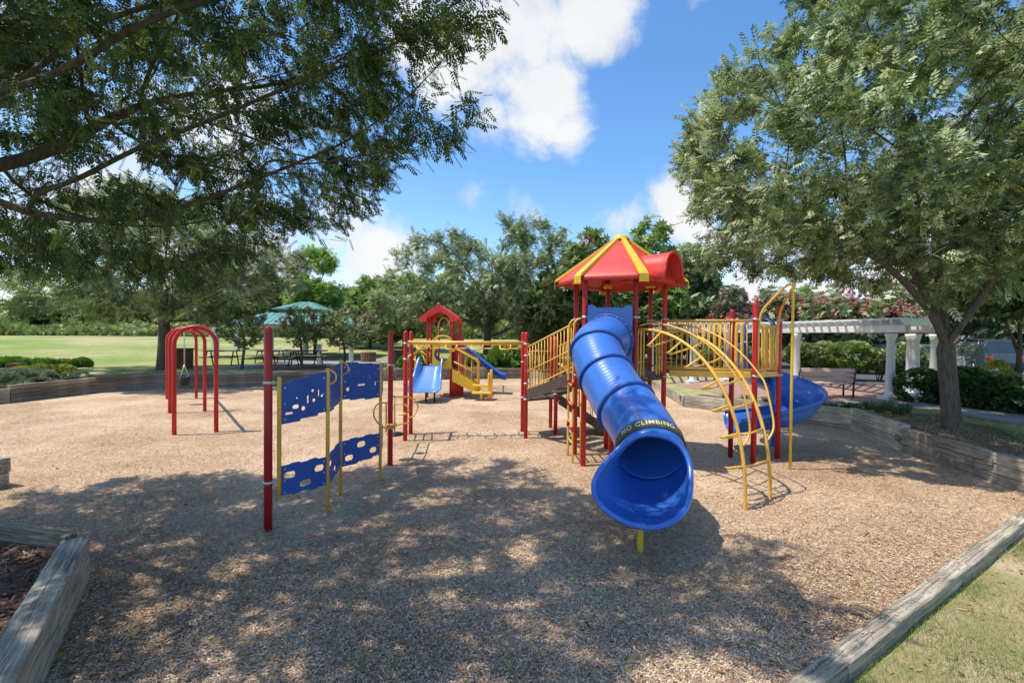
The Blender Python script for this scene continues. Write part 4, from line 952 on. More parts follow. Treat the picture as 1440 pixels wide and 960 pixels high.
def colonize(att, start, step, infl, kill, iters=160, forks=()):
    nodes = [np.array(p, float) for p in start]; par = [-1]+list(range(len(start)-1)); root = len(start)-1
    for fk in forks:
        a_ = nodes[root-fk[0]]; prev_ = root-fk[0]; sp_ = spline([tuple(a_)]+list(fk[1]), 4)[1:]
        for q in sp_: nodes.append(np.array(q)); par.append(prev_); prev_ = len(nodes)-1
    att = att.copy(); bd = np.full(len(att), 1e9); bi = np.zeros(len(att), int); new0 = 0
    for it in range(iters):
        nn = np.array(nodes[new0:])
        if len(nn) == 0 or len(att) == 0: break
        d = np.linalg.norm(att[:, None, :]-nn[None], axis=2); j = d.argmin(1); dm = d[np.arange(len(att)), j]; m = dm < bd
        bd[m] = dm[m]; bi[m] = j[m]+new0
        keep = bd > kill; att = att[keep]; bd = bd[keep]; bi = bi[keep]
        if len(att) == 0: break
        act = bd < infl
        if not act.any(): act = bd <= bd.min()+.01
        new0 = len(nodes); ids = bi[act]; vec = norm(att[act]-np.array(nodes)[ids])
        for i in np.unique(ids):
            v = vec[ids == i].sum(0)+rng.normal(size=3)*.18; v[2] += .05; v = v/np.linalg.norm(v)
            nodes.append(nodes[i]+v*step); par.append(int(i))
        if len(nodes) > 9000: break
    return np.array(nodes), np.array(par)
def skeleton_mesh(mb, nodes, par, rtrunk, rtip, flare=1.35, minr=0.0):
    n = len(nodes); tips = np.zeros(n); ch = [[] for _ in range(n)]
    for i in range(1, n): ch[par[i]].append(i)
    for i in range(n-1, -1, -1):
        tips[i] = max(1, sum(tips[c] for c in ch[i]))
    e = math.log(max(2, tips[0]))/math.log(rtrunk/rtip); rad = rtip*tips**(1/e)
    done = np.zeros(n, bool); stack = [(0, -1)]
    while stack:
        i, p = stack.pop(); chain = [i] if p < 0 else [p, i]; c = i
        while ch[c]:
            k = max(ch[c], key=lambda q: tips[q])
            for q in ch[c]:
                if q != k: stack.append((q, c))
            c = k; chain.append(c)
        P = nodes[chain].copy(); rr = rad[chain].copy()
        if p >= 0: rr[0] = rr[1]
        if len(chain) > 3:
            for _ in range(2): P[1:-1] = .25*P[:-2]+.5*P[1:-1]+.25*P[2:]
        if p < 0: rr[0] *= flare; rr[1] *= 1+(flare-1)*.3
        if rr.max() < minr: continue
        if len(chain) == 2: P = np.array([P[0], (P[0]+P[1])/2, P[1]]); rr = np.array([rr[0], rr[0], rr[1]])
        ns = 14 if rr[0] > .1 else 8 if rr[0] > .03 else 5 if rr[0] > .012 else 3
        mb.tube([tuple(q) for q in P], [float(q) for q in rr], ns, caps=False)
    return rad, ch
def tree(name, label, trunk_pts, blobs, natt, step, infl, kill, rtrunk, rtip, nspray, tmpl, leafmat, group=None, droop=.5, scale=(.8, 1.25), clump=.35, cs=.9, bark='bark', cat='tree', leaf_r=2.2, spread=.22, minr=0, upbias=.6, tintsd=.16, blossom=None, extra_trunks=(), forks=(), flare=1.35):
    t_ = thing(name, label, cat, trunk_pts[0], group)
    att = in_blobs(natt, blobs, clump, cs)
    nodes, par = colonize(att, trunk_pts, step, infl, kill, forks=forks)
    m_ = MB(); rad, ch = skeleton_mesh(m_, nodes, par, rtrunk, rtip, minr=minr, flare=flare)
    for et in extra_trunks: m_.tube(et[0], et[1], 8, caps=False)
    m_.build('trunk', M[bark], t_)
    ok = np.where((rad < rtip*leaf_r) & (np.arange(len(nodes)) >= len(trunk_pts)))[0]
    w_ = (rtip/rad[ok])**1.5*(rng.random(len(ok))**1.6+.04); idx = rng.choice(ok, size=nspray, p=w_/w_.sum())
    pos = nodes[idx]+rng.normal(size=(nspray, 3))*spread
    seg = norm(nodes[idx]-nodes[par[idx]])
    cen = nodes.mean(0); outw = norm(pos-cen)
    d = seg*.6+rvec(nspray)*.9+outw*.3; d[:, 2] -= droop
    up = rvec(nspray)*.6+np.array([0, 0, 1])*upbias*1.9+outw*.3
    sc = rng.uniform(scale[0], scale[1], nspray); V = sprays(pos, d, up, sc, tmpl); nl = len(tmpl)
    tint = np.clip(np.repeat(.5+rng.normal(size=nspray)*tintsd, nl)+rng.normal(size=nspray*nl)*.08, 0, 1)
    quads_mesh('crown', V, tint, leafmat, t_)
    if blossom:
        nb, tm, rel = blossom; top = np.where(nodes[:, 2] > np.quantile(nodes[:, 2], .55))[0]; top = np.intersect1d(top, ok)
        cl = rng.choice(top, size=max(6, nb//22)); id2 = rng.choice(cl, size=nb); p2 = nodes[id2]+rng.normal(size=(nb, 3))*rel+np.array([0, 0, .1])
        V2 = sprays(p2, rvec(nb), rvec(nb), rng.uniform(.7, 1.3, nb), tm); quads_mesh('blossom', V2, np.clip(rng.normal(.5, .2, len(V2)), 0, 1), M['bloom'], t_)
    return t_
one = lambda a, b: np.array([[[0, 0, 0], [a*.5, b/2, .02*a], [a, 0, 0], [a*.5, -b/2, .02*a]]])
def tuft3(a, b):
    q = []
    for k in range(5):
        an = R(-70+35*k); d = np.array([math.cos(an), math.sin(an), .15*(k % 2)]); p = np.array([-d[1], d[0], 0]); q.append([np.zeros(3), d*a*.5+p*b/2, d*a, d*a*.5-p*b/2])
    return np.array(q)
near_t = leaf_template(6, .16, .046, .020); near_t2 = leaf_template(4, .17, .068, .031)
def shrub(name, label, cat, blobs, nl, la, lb, mat, group=None, droop=-.2, stem=True, inner=True, blossom=None, tintsd=.2, upb=.5, tm=None):
    bx_, by_ = blobs[0][0], blobs[0][1]; z0 = hgt(bx_, by_); t_ = thing(name, label, cat, (bx_, by_, z0), group)
    p = in_blobs(nl, blobs, .25, 2.2/max(.5, blobs[0][3]), shell=1); keep = p[:, 2] > z0-.02; p = p[keep]; nl = len(p)
    ce = np.array([[b[0], b[1], b[2]] for b in blobs]); j = np.linalg.norm(p[:, None]-ce[None], axis=2).argmin(1); outw = norm(p-ce[j])
    d = outw*.9+rvec(nl)*.8; d[:, 2] -= droop
    V = sprays(p, d, rvec(nl)*.7+outw*upb+np.array([0, 0, .4]), rng.uniform(.6, 1.4, nl), tuft3(la, lb) if tm is None else tm); k_ = len(V)//nl
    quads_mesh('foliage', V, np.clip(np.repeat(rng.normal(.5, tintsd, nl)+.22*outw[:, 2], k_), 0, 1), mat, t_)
    if stem:
        m_ = MB()
        for k in range(5):
            a = 2*PI*k/5+rnd.random(); b = blobs[k % len(blobs)]; e = Vector((b[0]+.5*b[3]*math.cos(a), b[1]+.5*b[4]*math.sin(a), b[2]+.4*b[5]))
            m_.tube([(bx_+.05*math.cos(a), by_+.05*math.sin(a), z0-.05), ((bx_+e.x)/2, (by_+e.y)/2, (z0+e.z)/2+.05), e], [.025, .018, .008], 6)
        m_.build('stems', M['bark'], t_)
    if blossom:
        p2 = in_blobs(blossom, [(b[0], b[1], b[2]+b[5]*.25, b[3]*.95, b[4]*.95, b[5]*.85) for b in blobs], .5, 1.6, shell=1); p2 = p2[p2[:, 2] > z0+.5*(max(b[2] for b in blobs)-z0)]
        V2 = sprays(p2, rvec(len(p2)), rvec(len(p2)), rng.uniform(.7, 1.4, len(p2)), tuft3(la*.8, lb*1.3)); quads_mesh('blossom', V2, np.clip(rng.normal(.5, .2, len(V2)), 0, 1), M['bloom'], t_)
    return t_
Q = 1.0
# ------------------------------------------------------------------ the trees
tree('shade_tree', 'large shade tree reaching in from the left with dark feathery leaves over the playground', [(-6.6, 3.6, .2), (-6.55, 3.65, .8), (-6.5, 3.7, 1.5), (-6.4, 3.8, 2.2), (-6.2, 3.9, 2.9), (-6.0, 4.0, 3.5)],
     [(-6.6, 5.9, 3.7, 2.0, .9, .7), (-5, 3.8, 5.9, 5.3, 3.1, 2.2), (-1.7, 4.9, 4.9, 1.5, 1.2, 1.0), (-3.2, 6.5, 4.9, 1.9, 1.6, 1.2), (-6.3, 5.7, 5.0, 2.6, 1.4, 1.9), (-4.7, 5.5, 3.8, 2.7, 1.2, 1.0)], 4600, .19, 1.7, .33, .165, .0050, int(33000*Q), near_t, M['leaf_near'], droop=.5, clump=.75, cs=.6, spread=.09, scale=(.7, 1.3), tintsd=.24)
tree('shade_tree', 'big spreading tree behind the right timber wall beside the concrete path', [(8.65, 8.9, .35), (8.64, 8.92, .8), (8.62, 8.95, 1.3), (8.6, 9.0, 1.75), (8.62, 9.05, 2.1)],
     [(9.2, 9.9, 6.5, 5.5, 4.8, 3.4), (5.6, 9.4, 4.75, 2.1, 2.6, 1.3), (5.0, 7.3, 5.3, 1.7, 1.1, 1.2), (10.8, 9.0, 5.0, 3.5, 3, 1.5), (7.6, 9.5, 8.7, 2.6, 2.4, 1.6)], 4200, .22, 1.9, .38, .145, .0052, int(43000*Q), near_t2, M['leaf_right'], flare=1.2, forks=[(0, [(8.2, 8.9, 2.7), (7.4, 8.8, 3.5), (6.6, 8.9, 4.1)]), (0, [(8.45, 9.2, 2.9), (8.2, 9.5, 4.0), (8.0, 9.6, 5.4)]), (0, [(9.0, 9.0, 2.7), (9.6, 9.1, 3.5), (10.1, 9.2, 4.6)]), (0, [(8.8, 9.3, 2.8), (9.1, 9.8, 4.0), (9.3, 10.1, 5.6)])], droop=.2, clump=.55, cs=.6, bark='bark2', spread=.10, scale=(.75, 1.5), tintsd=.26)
mid_t = leaf_template(4, .26, .13, .045)
tree('shade_tree', 'round crowned tree with grey green leaves standing behind the small play structure', [(-1.6, 29, .5), (-1.6, 29, 1.3), (-1.58, 29, 2.1), (-1.55, 29, 2.7)],
     [(-4.2, 29, 5.6, 3.9, 4, 3.1), (.6, 29, 6.0, 4.0, 4, 3.9), (-2, 29, 4.6, 5.6, 4, 2.0), (-7.2, 29.5, 4.2, 2.0, 3, 1.9)], 2200, .4, 3.0, .7, .23, .012, int(17000*Q), mid_t, M['leaf_mid'], group=None, droop=.35, clump=.5, cs=.45, spread=.2, minr=.014, tintsd=.27)
tree('shade_tree', 'dark tree on top of the timber wall left of the red arches', [(-15.1, 19.7, .5), (-15.1, 19.7, 1.2), (-15.08, 19.7, 1.9), (-15.05, 19.72, 2.6)],
     [(-15.2, 20, 5.6, 4.8, 4.2, 3.1), (-12.0, 20, 5.0, 2.9, 3, 1.7), (-19, 20, 4.4, 3, 3, 1.7), (-17, 19, 3.9, 3.6, 3, .9)], 2200, .32, 2.4, .6, .21, .010, int(17000*Q), leaf_template(4, .24, .11, .036), M['leaf_mid'], droop=.35, clump=.5, cs=.5, spread=.17, minr=.010, tintsd=.27)
def bgtree(name, label, x, Y, h, rx, z0=None, mat='leaf_mid', ntuft=3500, group=None, ltx=.22, tr=.14, low=.32, hump=5, bl=0):
    z0 = hgt(x, Y) if z0 is None else z0; t_ = thing(name, label, 'tree', (x, Y, z0), group)
    bl_ = []
    for k in range(hump):
        a = 2*PI*k/hump+rnd.random(); rr = rx*rnd.uniform(.3, .52); zz = z0+h*(low+(max(.72, low+.1)-low)*rnd.random()); bl_.append((x+rr*math.cos(a), Y+rr*.8*math.sin(a), zz, rx*rnd.uniform(.45, .6), rx*.5, h*rnd.uniform(.17, .26)))
    bl_.append((x, Y, z0+h*.74, rx*.5, rx*.5, h*.27)); bl_.append((x, Y, z0+h*max(.5, low+.1), rx*.72, rx*.6, h*(.26 if low < .5 else .16)))
    p = in_blobs(ntuft, bl_, .3, 1.2/max(1, rx*.35), shell=1); n_ = len(p); ce = np.array([b[:3] for b in bl_]); j = np.linalg.norm(p[:, None]-ce[None], axis=2).argmin(1); outw = norm(p-ce[j])
    p = p+rng.normal(size=p.shape)*rx*.05
    d = outw*.6+rvec(n_); d[:, 2] -= .3
    V = sprays(p, d, rvec(n_)*.6+outw*.6+np.array([0, 0, .4]), rng.uniform(.6, 1.5, n_), tuft3(ltx*1.5, ltx*.55))
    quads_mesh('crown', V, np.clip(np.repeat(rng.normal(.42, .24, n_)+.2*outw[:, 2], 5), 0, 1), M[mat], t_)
    m_ = MB(); m_.tube([(x, Y, z0-.2), (x+.05, Y, z0+h*.3), (x, Y, z0+h*.62)], [tr*1.2, tr*.9, tr*.4], 10, caps=False)
    for k in range(6):
        b = bl_[k % len(bl_)]; m_.tube([(x, Y, z0+h*(.2+.05*k)), ((x+b[0])/2, (Y+b[1])/2, (z0+h*.3+b[2])/2), b[:3]], [tr*.5, tr*.35, tr*.12], 6, caps=False)
    m_.build('trunk', M['bark'], t_)
    if bl:
        b2 = [(b[0], b[1], b[2]+b[5]*.3, b[3], b[4], b[5]*.8) for b in bl_]; p2 = in_blobs(bl, b2, .8, 1.4, shell=1)
        V2 = sprays(p2, rvec(len(p2)), rvec(len(p2)), rng.uniform(.6, 1.3, len(p2)), tuft3(ltx*.9, ltx*.6)); quads_mesh('blossom', V2, np.clip(rng.normal(.5, .2, len(V2)), 0, 1), M['bloom'], t_)
    return t_
def X(px, Y): return (px-720)/640*Y
x_ = X(443, 34); z_ = hgt(x_, 34); tree('shade_tree', 'bright green young tree behind the picnic pavilion', [(x_, 34, z_-.1), (x_, 34, z_+.8), (x_+.03, 34, z_+1.6)], [(x_, 34, z_+4.4, 2.1, 2, 2.3), (x_+.1, 34, z_+6.4, 1.3, 1.3, 1.6)], 900, .3, 2.4, .5, .11, .010, 5200, leaf_template(3, .22, .15, .075), M['leaf_fresh'], droop=-.1, clump=.4, cs=.7, spread=.2, tintsd=.24)
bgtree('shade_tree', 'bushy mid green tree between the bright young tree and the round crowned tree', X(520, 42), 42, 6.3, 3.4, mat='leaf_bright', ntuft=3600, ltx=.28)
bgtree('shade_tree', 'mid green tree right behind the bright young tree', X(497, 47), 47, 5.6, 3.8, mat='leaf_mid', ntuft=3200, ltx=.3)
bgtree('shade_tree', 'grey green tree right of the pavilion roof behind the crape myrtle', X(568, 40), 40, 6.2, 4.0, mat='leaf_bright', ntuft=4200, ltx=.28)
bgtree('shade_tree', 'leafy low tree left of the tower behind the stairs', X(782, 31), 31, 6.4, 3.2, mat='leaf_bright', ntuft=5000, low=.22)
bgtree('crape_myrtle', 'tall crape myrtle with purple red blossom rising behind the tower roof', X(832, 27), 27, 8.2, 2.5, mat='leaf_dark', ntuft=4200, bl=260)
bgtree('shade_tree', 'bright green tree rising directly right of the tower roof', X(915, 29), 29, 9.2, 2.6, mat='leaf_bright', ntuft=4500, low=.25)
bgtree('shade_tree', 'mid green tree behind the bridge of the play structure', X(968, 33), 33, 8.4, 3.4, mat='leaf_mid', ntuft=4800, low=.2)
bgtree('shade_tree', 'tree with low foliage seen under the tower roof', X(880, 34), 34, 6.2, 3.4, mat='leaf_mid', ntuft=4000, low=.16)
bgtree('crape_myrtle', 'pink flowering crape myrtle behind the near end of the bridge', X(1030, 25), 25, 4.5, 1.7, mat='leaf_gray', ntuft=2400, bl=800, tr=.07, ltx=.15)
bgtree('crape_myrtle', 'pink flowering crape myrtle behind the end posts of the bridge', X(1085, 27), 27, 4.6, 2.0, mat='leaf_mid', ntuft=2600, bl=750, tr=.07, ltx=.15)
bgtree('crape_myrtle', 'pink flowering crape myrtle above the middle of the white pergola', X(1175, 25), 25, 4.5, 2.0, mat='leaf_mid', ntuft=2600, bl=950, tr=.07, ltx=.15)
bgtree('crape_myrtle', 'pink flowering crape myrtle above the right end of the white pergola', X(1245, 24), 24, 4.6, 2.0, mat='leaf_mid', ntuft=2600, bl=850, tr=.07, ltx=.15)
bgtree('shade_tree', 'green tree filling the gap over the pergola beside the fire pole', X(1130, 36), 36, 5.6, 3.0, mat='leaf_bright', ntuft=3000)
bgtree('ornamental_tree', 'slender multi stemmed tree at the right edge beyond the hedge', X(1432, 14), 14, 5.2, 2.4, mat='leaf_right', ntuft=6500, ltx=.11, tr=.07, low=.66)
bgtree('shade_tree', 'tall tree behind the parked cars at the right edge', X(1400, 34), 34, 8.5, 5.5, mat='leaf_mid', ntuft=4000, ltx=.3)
# young crape myrtles by the picnic tables
def myrtle(label, px, Y, h, r, nl, bl, mat):
    x = X(px, Y); z0 = hgt(x, Y); tr_ = [(x, Y, z0-.1), (x+.02, Y, z0+.25)]
    return tree('crape_myrtle', label, tr_, [(x, Y, z0+h*.66, r, r, h*.34)], 420, .14, 1.4, .26, .06, .007, nl, leaf_template(3, .12, .075, .04), M[mat], droop=-.35, clump=.2, cs=1.5, spread=.08, scale=(.8, 1.3), leaf_r=2.5, blossom=(bl, tuft3(.06, .05), .07), tintsd=.2)
myrtle('small crape myrtle with a few leaves directly right of the red arches', 340, 20.4, 2.7, 1.15, 1100, 20, 'leaf_dark')
myrtle('young crape myrtle with red tips behind the first blue panel', 424, 22.4, 2.9, 1.1, 1000, 240, 'leaf_dark')
myrtle('wide low crape myrtle with faint pink tips behind the second blue panel', 484, 23.2, 3.0, 1.9, 3200, 260, 'leaf_mid')
# tree line beyond the field
tl = [(-30, 'leaf_far', 'pale'), (8, 'leaf_far', 'y'), (45, 'leaf_mid', ''), (80, 'leaf_yellow', ''), (118, 'leaf_far', ''), (150, 'leaf_far', ''), (185, 'leaf_mid', ''), (215, 'leaf_yellow', ''), (250, 'leaf_far', ''), (290, 'leaf_far', ''), (335, 'leaf_mid', ''), (375, 'leaf_far', ''), (415, 'leaf_far', ''), (455, 'leaf_far', ''), (500, 'leaf_mid', ''), (545, 'leaf_far', ''), (590, 'leaf_mid', ''), (635, 'leaf_far', ''), (680, 'leaf_far', ''), (725, 'leaf_mid', ''), (770, 'leaf_far', ''), (820, 'leaf_mid', ''), (870, 'leaf_far', ''), (920, 'leaf_far', '')]
spots = ['at the far left edge', 'second from the left edge', 'third from the left edge', 'left of the shade tree trunk, yellowish', 'in the gap left of the shade tree', 'close to the shade tree trunk', 'directly left of the shade tree trunk', 'yellowish, beside the shade tree trunk', 'behind the red arches', 'behind the left pavilion post', 'behind the pavilion', 'behind the pavilion roof middle', 'behind the small red crape myrtle', 'behind the right pavilion post', 'behind the wide crape myrtle', 'left of the second tall post', 'behind the ladder posts', 'behind the small red roof', 'behind the round crowned tree trunk', 'right of the round crowned tree trunk', 'behind the stairs', 'behind the tower', 'behind the tube slide top', 'behind the bridge']
for (px, mt, _), wh in zip(tl, spots):
    Y = rnd.uniform(70, 84); x = X(px, Y); bgtree('distant_tree', 'distant tree of the far tree line, '+wh, x, Y, rnd.uniform(6.0, 8.6) if px < 260 else rnd.uniform(8, 11), rnd.uniform(3.6, 5.2), mat=mt, ntuft=1500, ltx=.5, low=.14, tr=.2, group='trees along the far edge of the field')
m_ = MB()
# ------------------------------------------------------------------ shrubs on the left bank
def low(px, Y, w_, h, dy=.6): x = X(px, Y); z = hgt(x, Y); return (x, Y, z+h*.35, w_, dy, h*.65)
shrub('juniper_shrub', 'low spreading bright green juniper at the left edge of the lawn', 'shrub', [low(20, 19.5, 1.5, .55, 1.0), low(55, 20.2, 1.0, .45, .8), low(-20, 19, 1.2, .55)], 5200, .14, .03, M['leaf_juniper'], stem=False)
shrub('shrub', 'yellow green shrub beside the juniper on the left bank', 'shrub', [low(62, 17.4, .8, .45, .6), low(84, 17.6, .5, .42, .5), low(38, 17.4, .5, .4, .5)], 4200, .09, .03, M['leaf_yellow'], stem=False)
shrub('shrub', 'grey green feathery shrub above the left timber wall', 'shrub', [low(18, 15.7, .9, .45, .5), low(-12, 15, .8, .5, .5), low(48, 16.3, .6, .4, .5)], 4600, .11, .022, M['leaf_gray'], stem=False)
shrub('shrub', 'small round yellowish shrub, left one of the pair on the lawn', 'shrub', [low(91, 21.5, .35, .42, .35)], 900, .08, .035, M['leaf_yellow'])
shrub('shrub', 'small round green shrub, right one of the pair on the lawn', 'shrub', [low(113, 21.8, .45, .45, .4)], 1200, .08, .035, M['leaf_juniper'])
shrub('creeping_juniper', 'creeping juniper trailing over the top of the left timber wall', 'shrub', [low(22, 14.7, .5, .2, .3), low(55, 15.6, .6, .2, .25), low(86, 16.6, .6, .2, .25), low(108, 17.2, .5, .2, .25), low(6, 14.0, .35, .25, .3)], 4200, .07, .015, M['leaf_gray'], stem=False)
# shrubs behind the pergola and small structure
shrub('shrub', 'rounded green shrub left of the round crowned tree trunk', 'shrub', [low(663, 25, .9, .7), low(650, 24.6, .5, .5)], 2200, .12, .05, M['leaf_dark'])
shrub('shrub', 'rounded yellow topped shrub right of the round crowned tree trunk', 'shrub', [low(712, 24.4, 1.0, 1.25, .8), low(700, 24.2, .7, .8)], 3000, .12, .05, M['leaf_juniper'])
shrub('shrub', 'low green shrub at the left of the small play structure', 'shrub', [low(590, 23.2, .7, .8), low(575, 23, .5, .6)], 2000, .12, .05, M['leaf_juniper'])
shrub('shrub', 'low dark shrub next to the stairs of the play structure', 'shrub', [low(742, 25, .8, .6)], 1500, .12, .05, M['leaf_dark'])
for px, Y, w_, h, lb_ in ((1128, 20.5, .75, 1.5, 'rounded shrub behind the pergola next to the fire pole'), (1160, 19.8, .8, 1.55, 'rounded shrub behind the left half of the bench'), (1197, 19.0, .95, 1.6, 'twiggy flat topped shrub behind the right half of the bench'), (1238, 18.6, .7, 1.3, 'shrub left of the nearest pergola column'), (1275, 18.2, .7, 1.55, 'shrub between the pergola columns'), (1010, 23, 1.0, 1.3, 'low shrub behind the bridge posts'), (1052, 23, 1.0, 1.3, 'low shrub seen between the pergola columns at the spiral slide')):
    x = X(px, Y); z = hgt(x, Y); shrub('shrub', lb_, 'shrub', [(x, Y, z+h*.68, w_, w_*.8, h*.34), (x+.3, Y, z+h*.55, w_*.6, w_*.6, h*.3)], 2400, .10, .045, M['leaf_mid'] if px != 1197 else M['leaf_bright'], group=None)
hb = []
for k in range(7):
    f = k/6; x, Y = 11.75+(13.2-11.75)*f, 13.0+(9.3-13.0)*f; z = hgt(x, Y); hb.append((x+rnd.uniform(-.05, .05), Y, z+.42, .62, .6, .50+rnd.uniform(-.04, .05)))
hb.append((12.5, 12.6, hgt(12.5, 12.6)+.5, .8, .6, .52))
shrub('hedge', 'dark green hedge running beyond the concrete path at the right', 'hedge', hb, 26000, .055, .03, M['hedge'], tintsd=.22)
shrub('shrub', 'yellow green shrub peeking over the dark hedge', 'shrub', [low(1405, 14.2, .6, 1.15, .4)], 1400, .07, .03, M['leaf_yellow'])
shrub('shrub', 'bare looking tan shrub behind the big right tree trunk', 'shrub', [(X(1362, 16), 16, hgt(X(1362, 16), 16)+1.0, .6, .5, .7)], 500, .06, .02, M['leaf_gray'])
# border grass tufts
def tuft(label, x, y, h, n, group='border grass tufts along the right wall'):
    z = hgt(x, y); t_ = thing('border_grass', label, 'grass tuft', (x, y, z), group); q = []
    for k in range(n):
        a = rnd.random()*2*PI; r_ = rnd.random()*.1; ln = h*rnd.uniform(.7, 1.25); b = Vector((x+r_*math.cos(a), y+r_*math.sin(a), z)); o_ = Vector((math.cos(a), math.sin(a), 0)); sw_ = Vector((-o_.y, o_.x, 0))*.006
        c1 = b+o_*ln*.25+UP*ln*.7; c2 = b+o_*ln*.75+UP*ln*rnd.uniform(.45, .8)
        q.append([b-sw_, b+sw_, c1+sw_, c1-sw_]); q.append([c1-sw_, c1+sw_, c2, c2])
    quads_mesh('blades', np.array([[tuple(v) for v in r_] for r_ in q]), np.clip(rng.normal(.55, .2, len(q)), 0, 1), M['liriope'], t_)
tspots = []
for i, (px, py) in enumerate([(1140, 566), (1158, 567), (1172, 569), (1188, 568), (1203, 571), (1222, 572), (1236, 577), (1248, 574), (1262, 580), (1274, 578)]):
    p = G(px, py, .52); tspots.append((p.x, p.y))
names = ['first', 'second', 'third', 'fourth', 'fifth', 'sixth', 'seventh', 'eighth', 'ninth', 'tenth']
for i, (x, y) in enumerate(tspots): tuft(names[i]+' tuft of border grass from the left above the sunlit wall', x, y, .30 if i > 4 else .22, 110)
for i, (x, y) in enumerate([(6.6, 14.0), (6.9, 13.4), (7.25, 12.9)]): tuft(names[i]+' small tuft of border grass behind the curved climber', x, y, .24, 80, 'border grass tufts behind the climber')
# ------------------------------------------------------------------ loose wood chips, grass, fallen leaves
def inside(x, y):
    ang = np.arctan2(y-CY, x-CX); tab = np.linspace(-PI, PI, 1441); rb = np.array([edge_at(a)[0] for a in tab]); return np.hypot(x-CX, y-CY), np.interp(ang, tab, rb)
def scatter(name, n, gen, zfun, ln, wd, mat, tilt, stops=None, kind='stuff', label=None, cat=None):
    x, y = gen(n); n = len(x); z = zfun(x, y); a = rng.random(n)*2*PI; tl_ = rng.normal(size=n)*tilt
    d = np.stack([np.cos(a)*np.cos(tl_), np.sin(a)*np.cos(tl_), np.sin(tl_)], 1); s_ = norm(np.stack([-np.sin(a), np.cos(a), rng.normal(size=n)*tilt*1.3], 1))
    L_ = (rng.uniform(*ln, n)/2)[:, None]; W_ = (rng.uniform(*wd, n)/2)[:, None]; c = np.stack([x, y, z], 1); j = rng.uniform(.5, 1, (n, 1))
    V = np.stack([c-d*L_-s_*W_*j, c+d*L_-s_*W_, c+d*L_*rng.uniform(.7, 1, (n, 1))+s_*W_, c-d*L_+s_*W_*.9], 1)
    o = quads_mesh(name, V, np.clip(rng.normal(.5, .25, n), 0, 1), mat, kind=kind); tag(o, label, cat); return o
def gen_play(n, y0, y1, p=1.6):
    def g(_):
        u = rng.random(n); y = (y0**(1-p)+(y1**(1-p)-y0**(1-p))*u)**(1/(1-p)); x = rng.uniform(-1.18, 1.18, n)*(y+.3); r_, rb = inside(x, y); k = r_ < rb-.03; return x[k], y[k]
    return g
zp = lambda x, y: np.array([gz(p, q) for p, q in zip(x, y)])+rng.uniform(.004, .024, len(x))
scatter('loose_wood_chips', 0, gen_play(int(420000*Q), 2.2, 11, 2.1), zp, (.010, .034), (.003, .009), M['chip'], .22, label='loose tan wood chips covering the playground floor', cat='wood chips')
M['deadleaf'] = leaf_mat('fallen_leaf', [(0, (.10, .05, .025)), (.4, (.34, .20, .08)), (.75, (.30, .32, .08)), (1, (.50, .40, .2))], .2, .8, 3)
scatter('fallen_leaves', 0, gen_play(1500, 2.4, 14, 1.7), lambda x, y: zp(x, y)+.008, (.03, .06), (.014, .028), M['deadleaf'], .35, label='scattered dry fallen leaves lying on the wood chips', cat='fallen leaves')
def gen_bed(_):
    n = 26000; x = rng.uniform(-6.5, -1.6, n); y = rng.uniform(.8, 4.9, n); r_, rb = inside(x, y); k = (r_ > rb+.12) & (x < -1.5) & (y < 4.9); return x[k], y[k]
M['mulchchip'] = leaf_mat('mulch_chip', [(0, (.03, .016, .012)), (.5, (.12, .066, .045)), (1, (.34, .23, .16))], 0, .9, .8)
scatter('loose_mulch', 0, gen_bed, lambda x, y: np.array([hgt(a, b) for a, b in zip(x, y)])+rng.uniform(.012, .04, len(x)), (.02, .07), (.006, .02), M['mulchchip'], .3, label='loose dark mulch in the near left bed', cat='mulch')
def grass_blades(name, xs, ys, h, label, sc=1.0):
    n = len(xs); z = np.array([hgt(a, b) for a, b in zip(xs, ys)]); a = rng.random(n)*2*PI; hh = rng.uniform(.5, 1.2, n)*h; w_ = .0021*sc*np.ones(n)
    ln = rng.normal(size=(n, 2))*.45; b = np.stack([xs, ys, z-.004], 1); s_ = np.stack([np.cos(a), np.sin(a), 0*a], 1)*w_[:, None]; tip = b+np.stack([ln[:, 0]*hh, ln[:, 1]*hh, hh], 1)
    V = np.stack([b-s_, b+s_, tip+s_*.3, tip-s_*.3], 1)
    pn = np.array([noise.noise(Vector((q[0]*1.1, q[1]*1.1, 1))) for q in b]); t_ = np.clip(.30+pn*1.3+rng.normal(size=n)*.16, 0, 1)
    o = quads_mesh(name, V, t_, M['grass'], kind='stuff'); tag(o, label, 'grass'); return o
n = int(230000*Q); y = rng.uniform(1.0, 6.2, n)**1.0; x = rng.uniform(1.2, 8.5, n); r_, rb = inside(x, y); line = .94+1.5*.613+x*.613-.03
k = (y < 1.67+x*.613-.02+.0) & (r_ > rb+.12) & (np.array([noise.noise(Vector((a*1.1, b*1.1, 1))) for a, b in zip(x, y)]) > rng.uniform(-.75, .35, n))
grass_blades('near_grass', x[k], y[k], .045, 'patchy green and straw coloured grass in the near right corner')
n = 26000; y = rng.uniform(5.5, 11.5, n); x = rng.uniform(7.4, 10.8, n); r_, rb = inside(x, y); k = (r_ > rb+.2) & (r_ < rb+2.6); grass_blades('bank_grass', x[k], y[k], .05, 'short grass on the bank round the big right tree', 1.5)
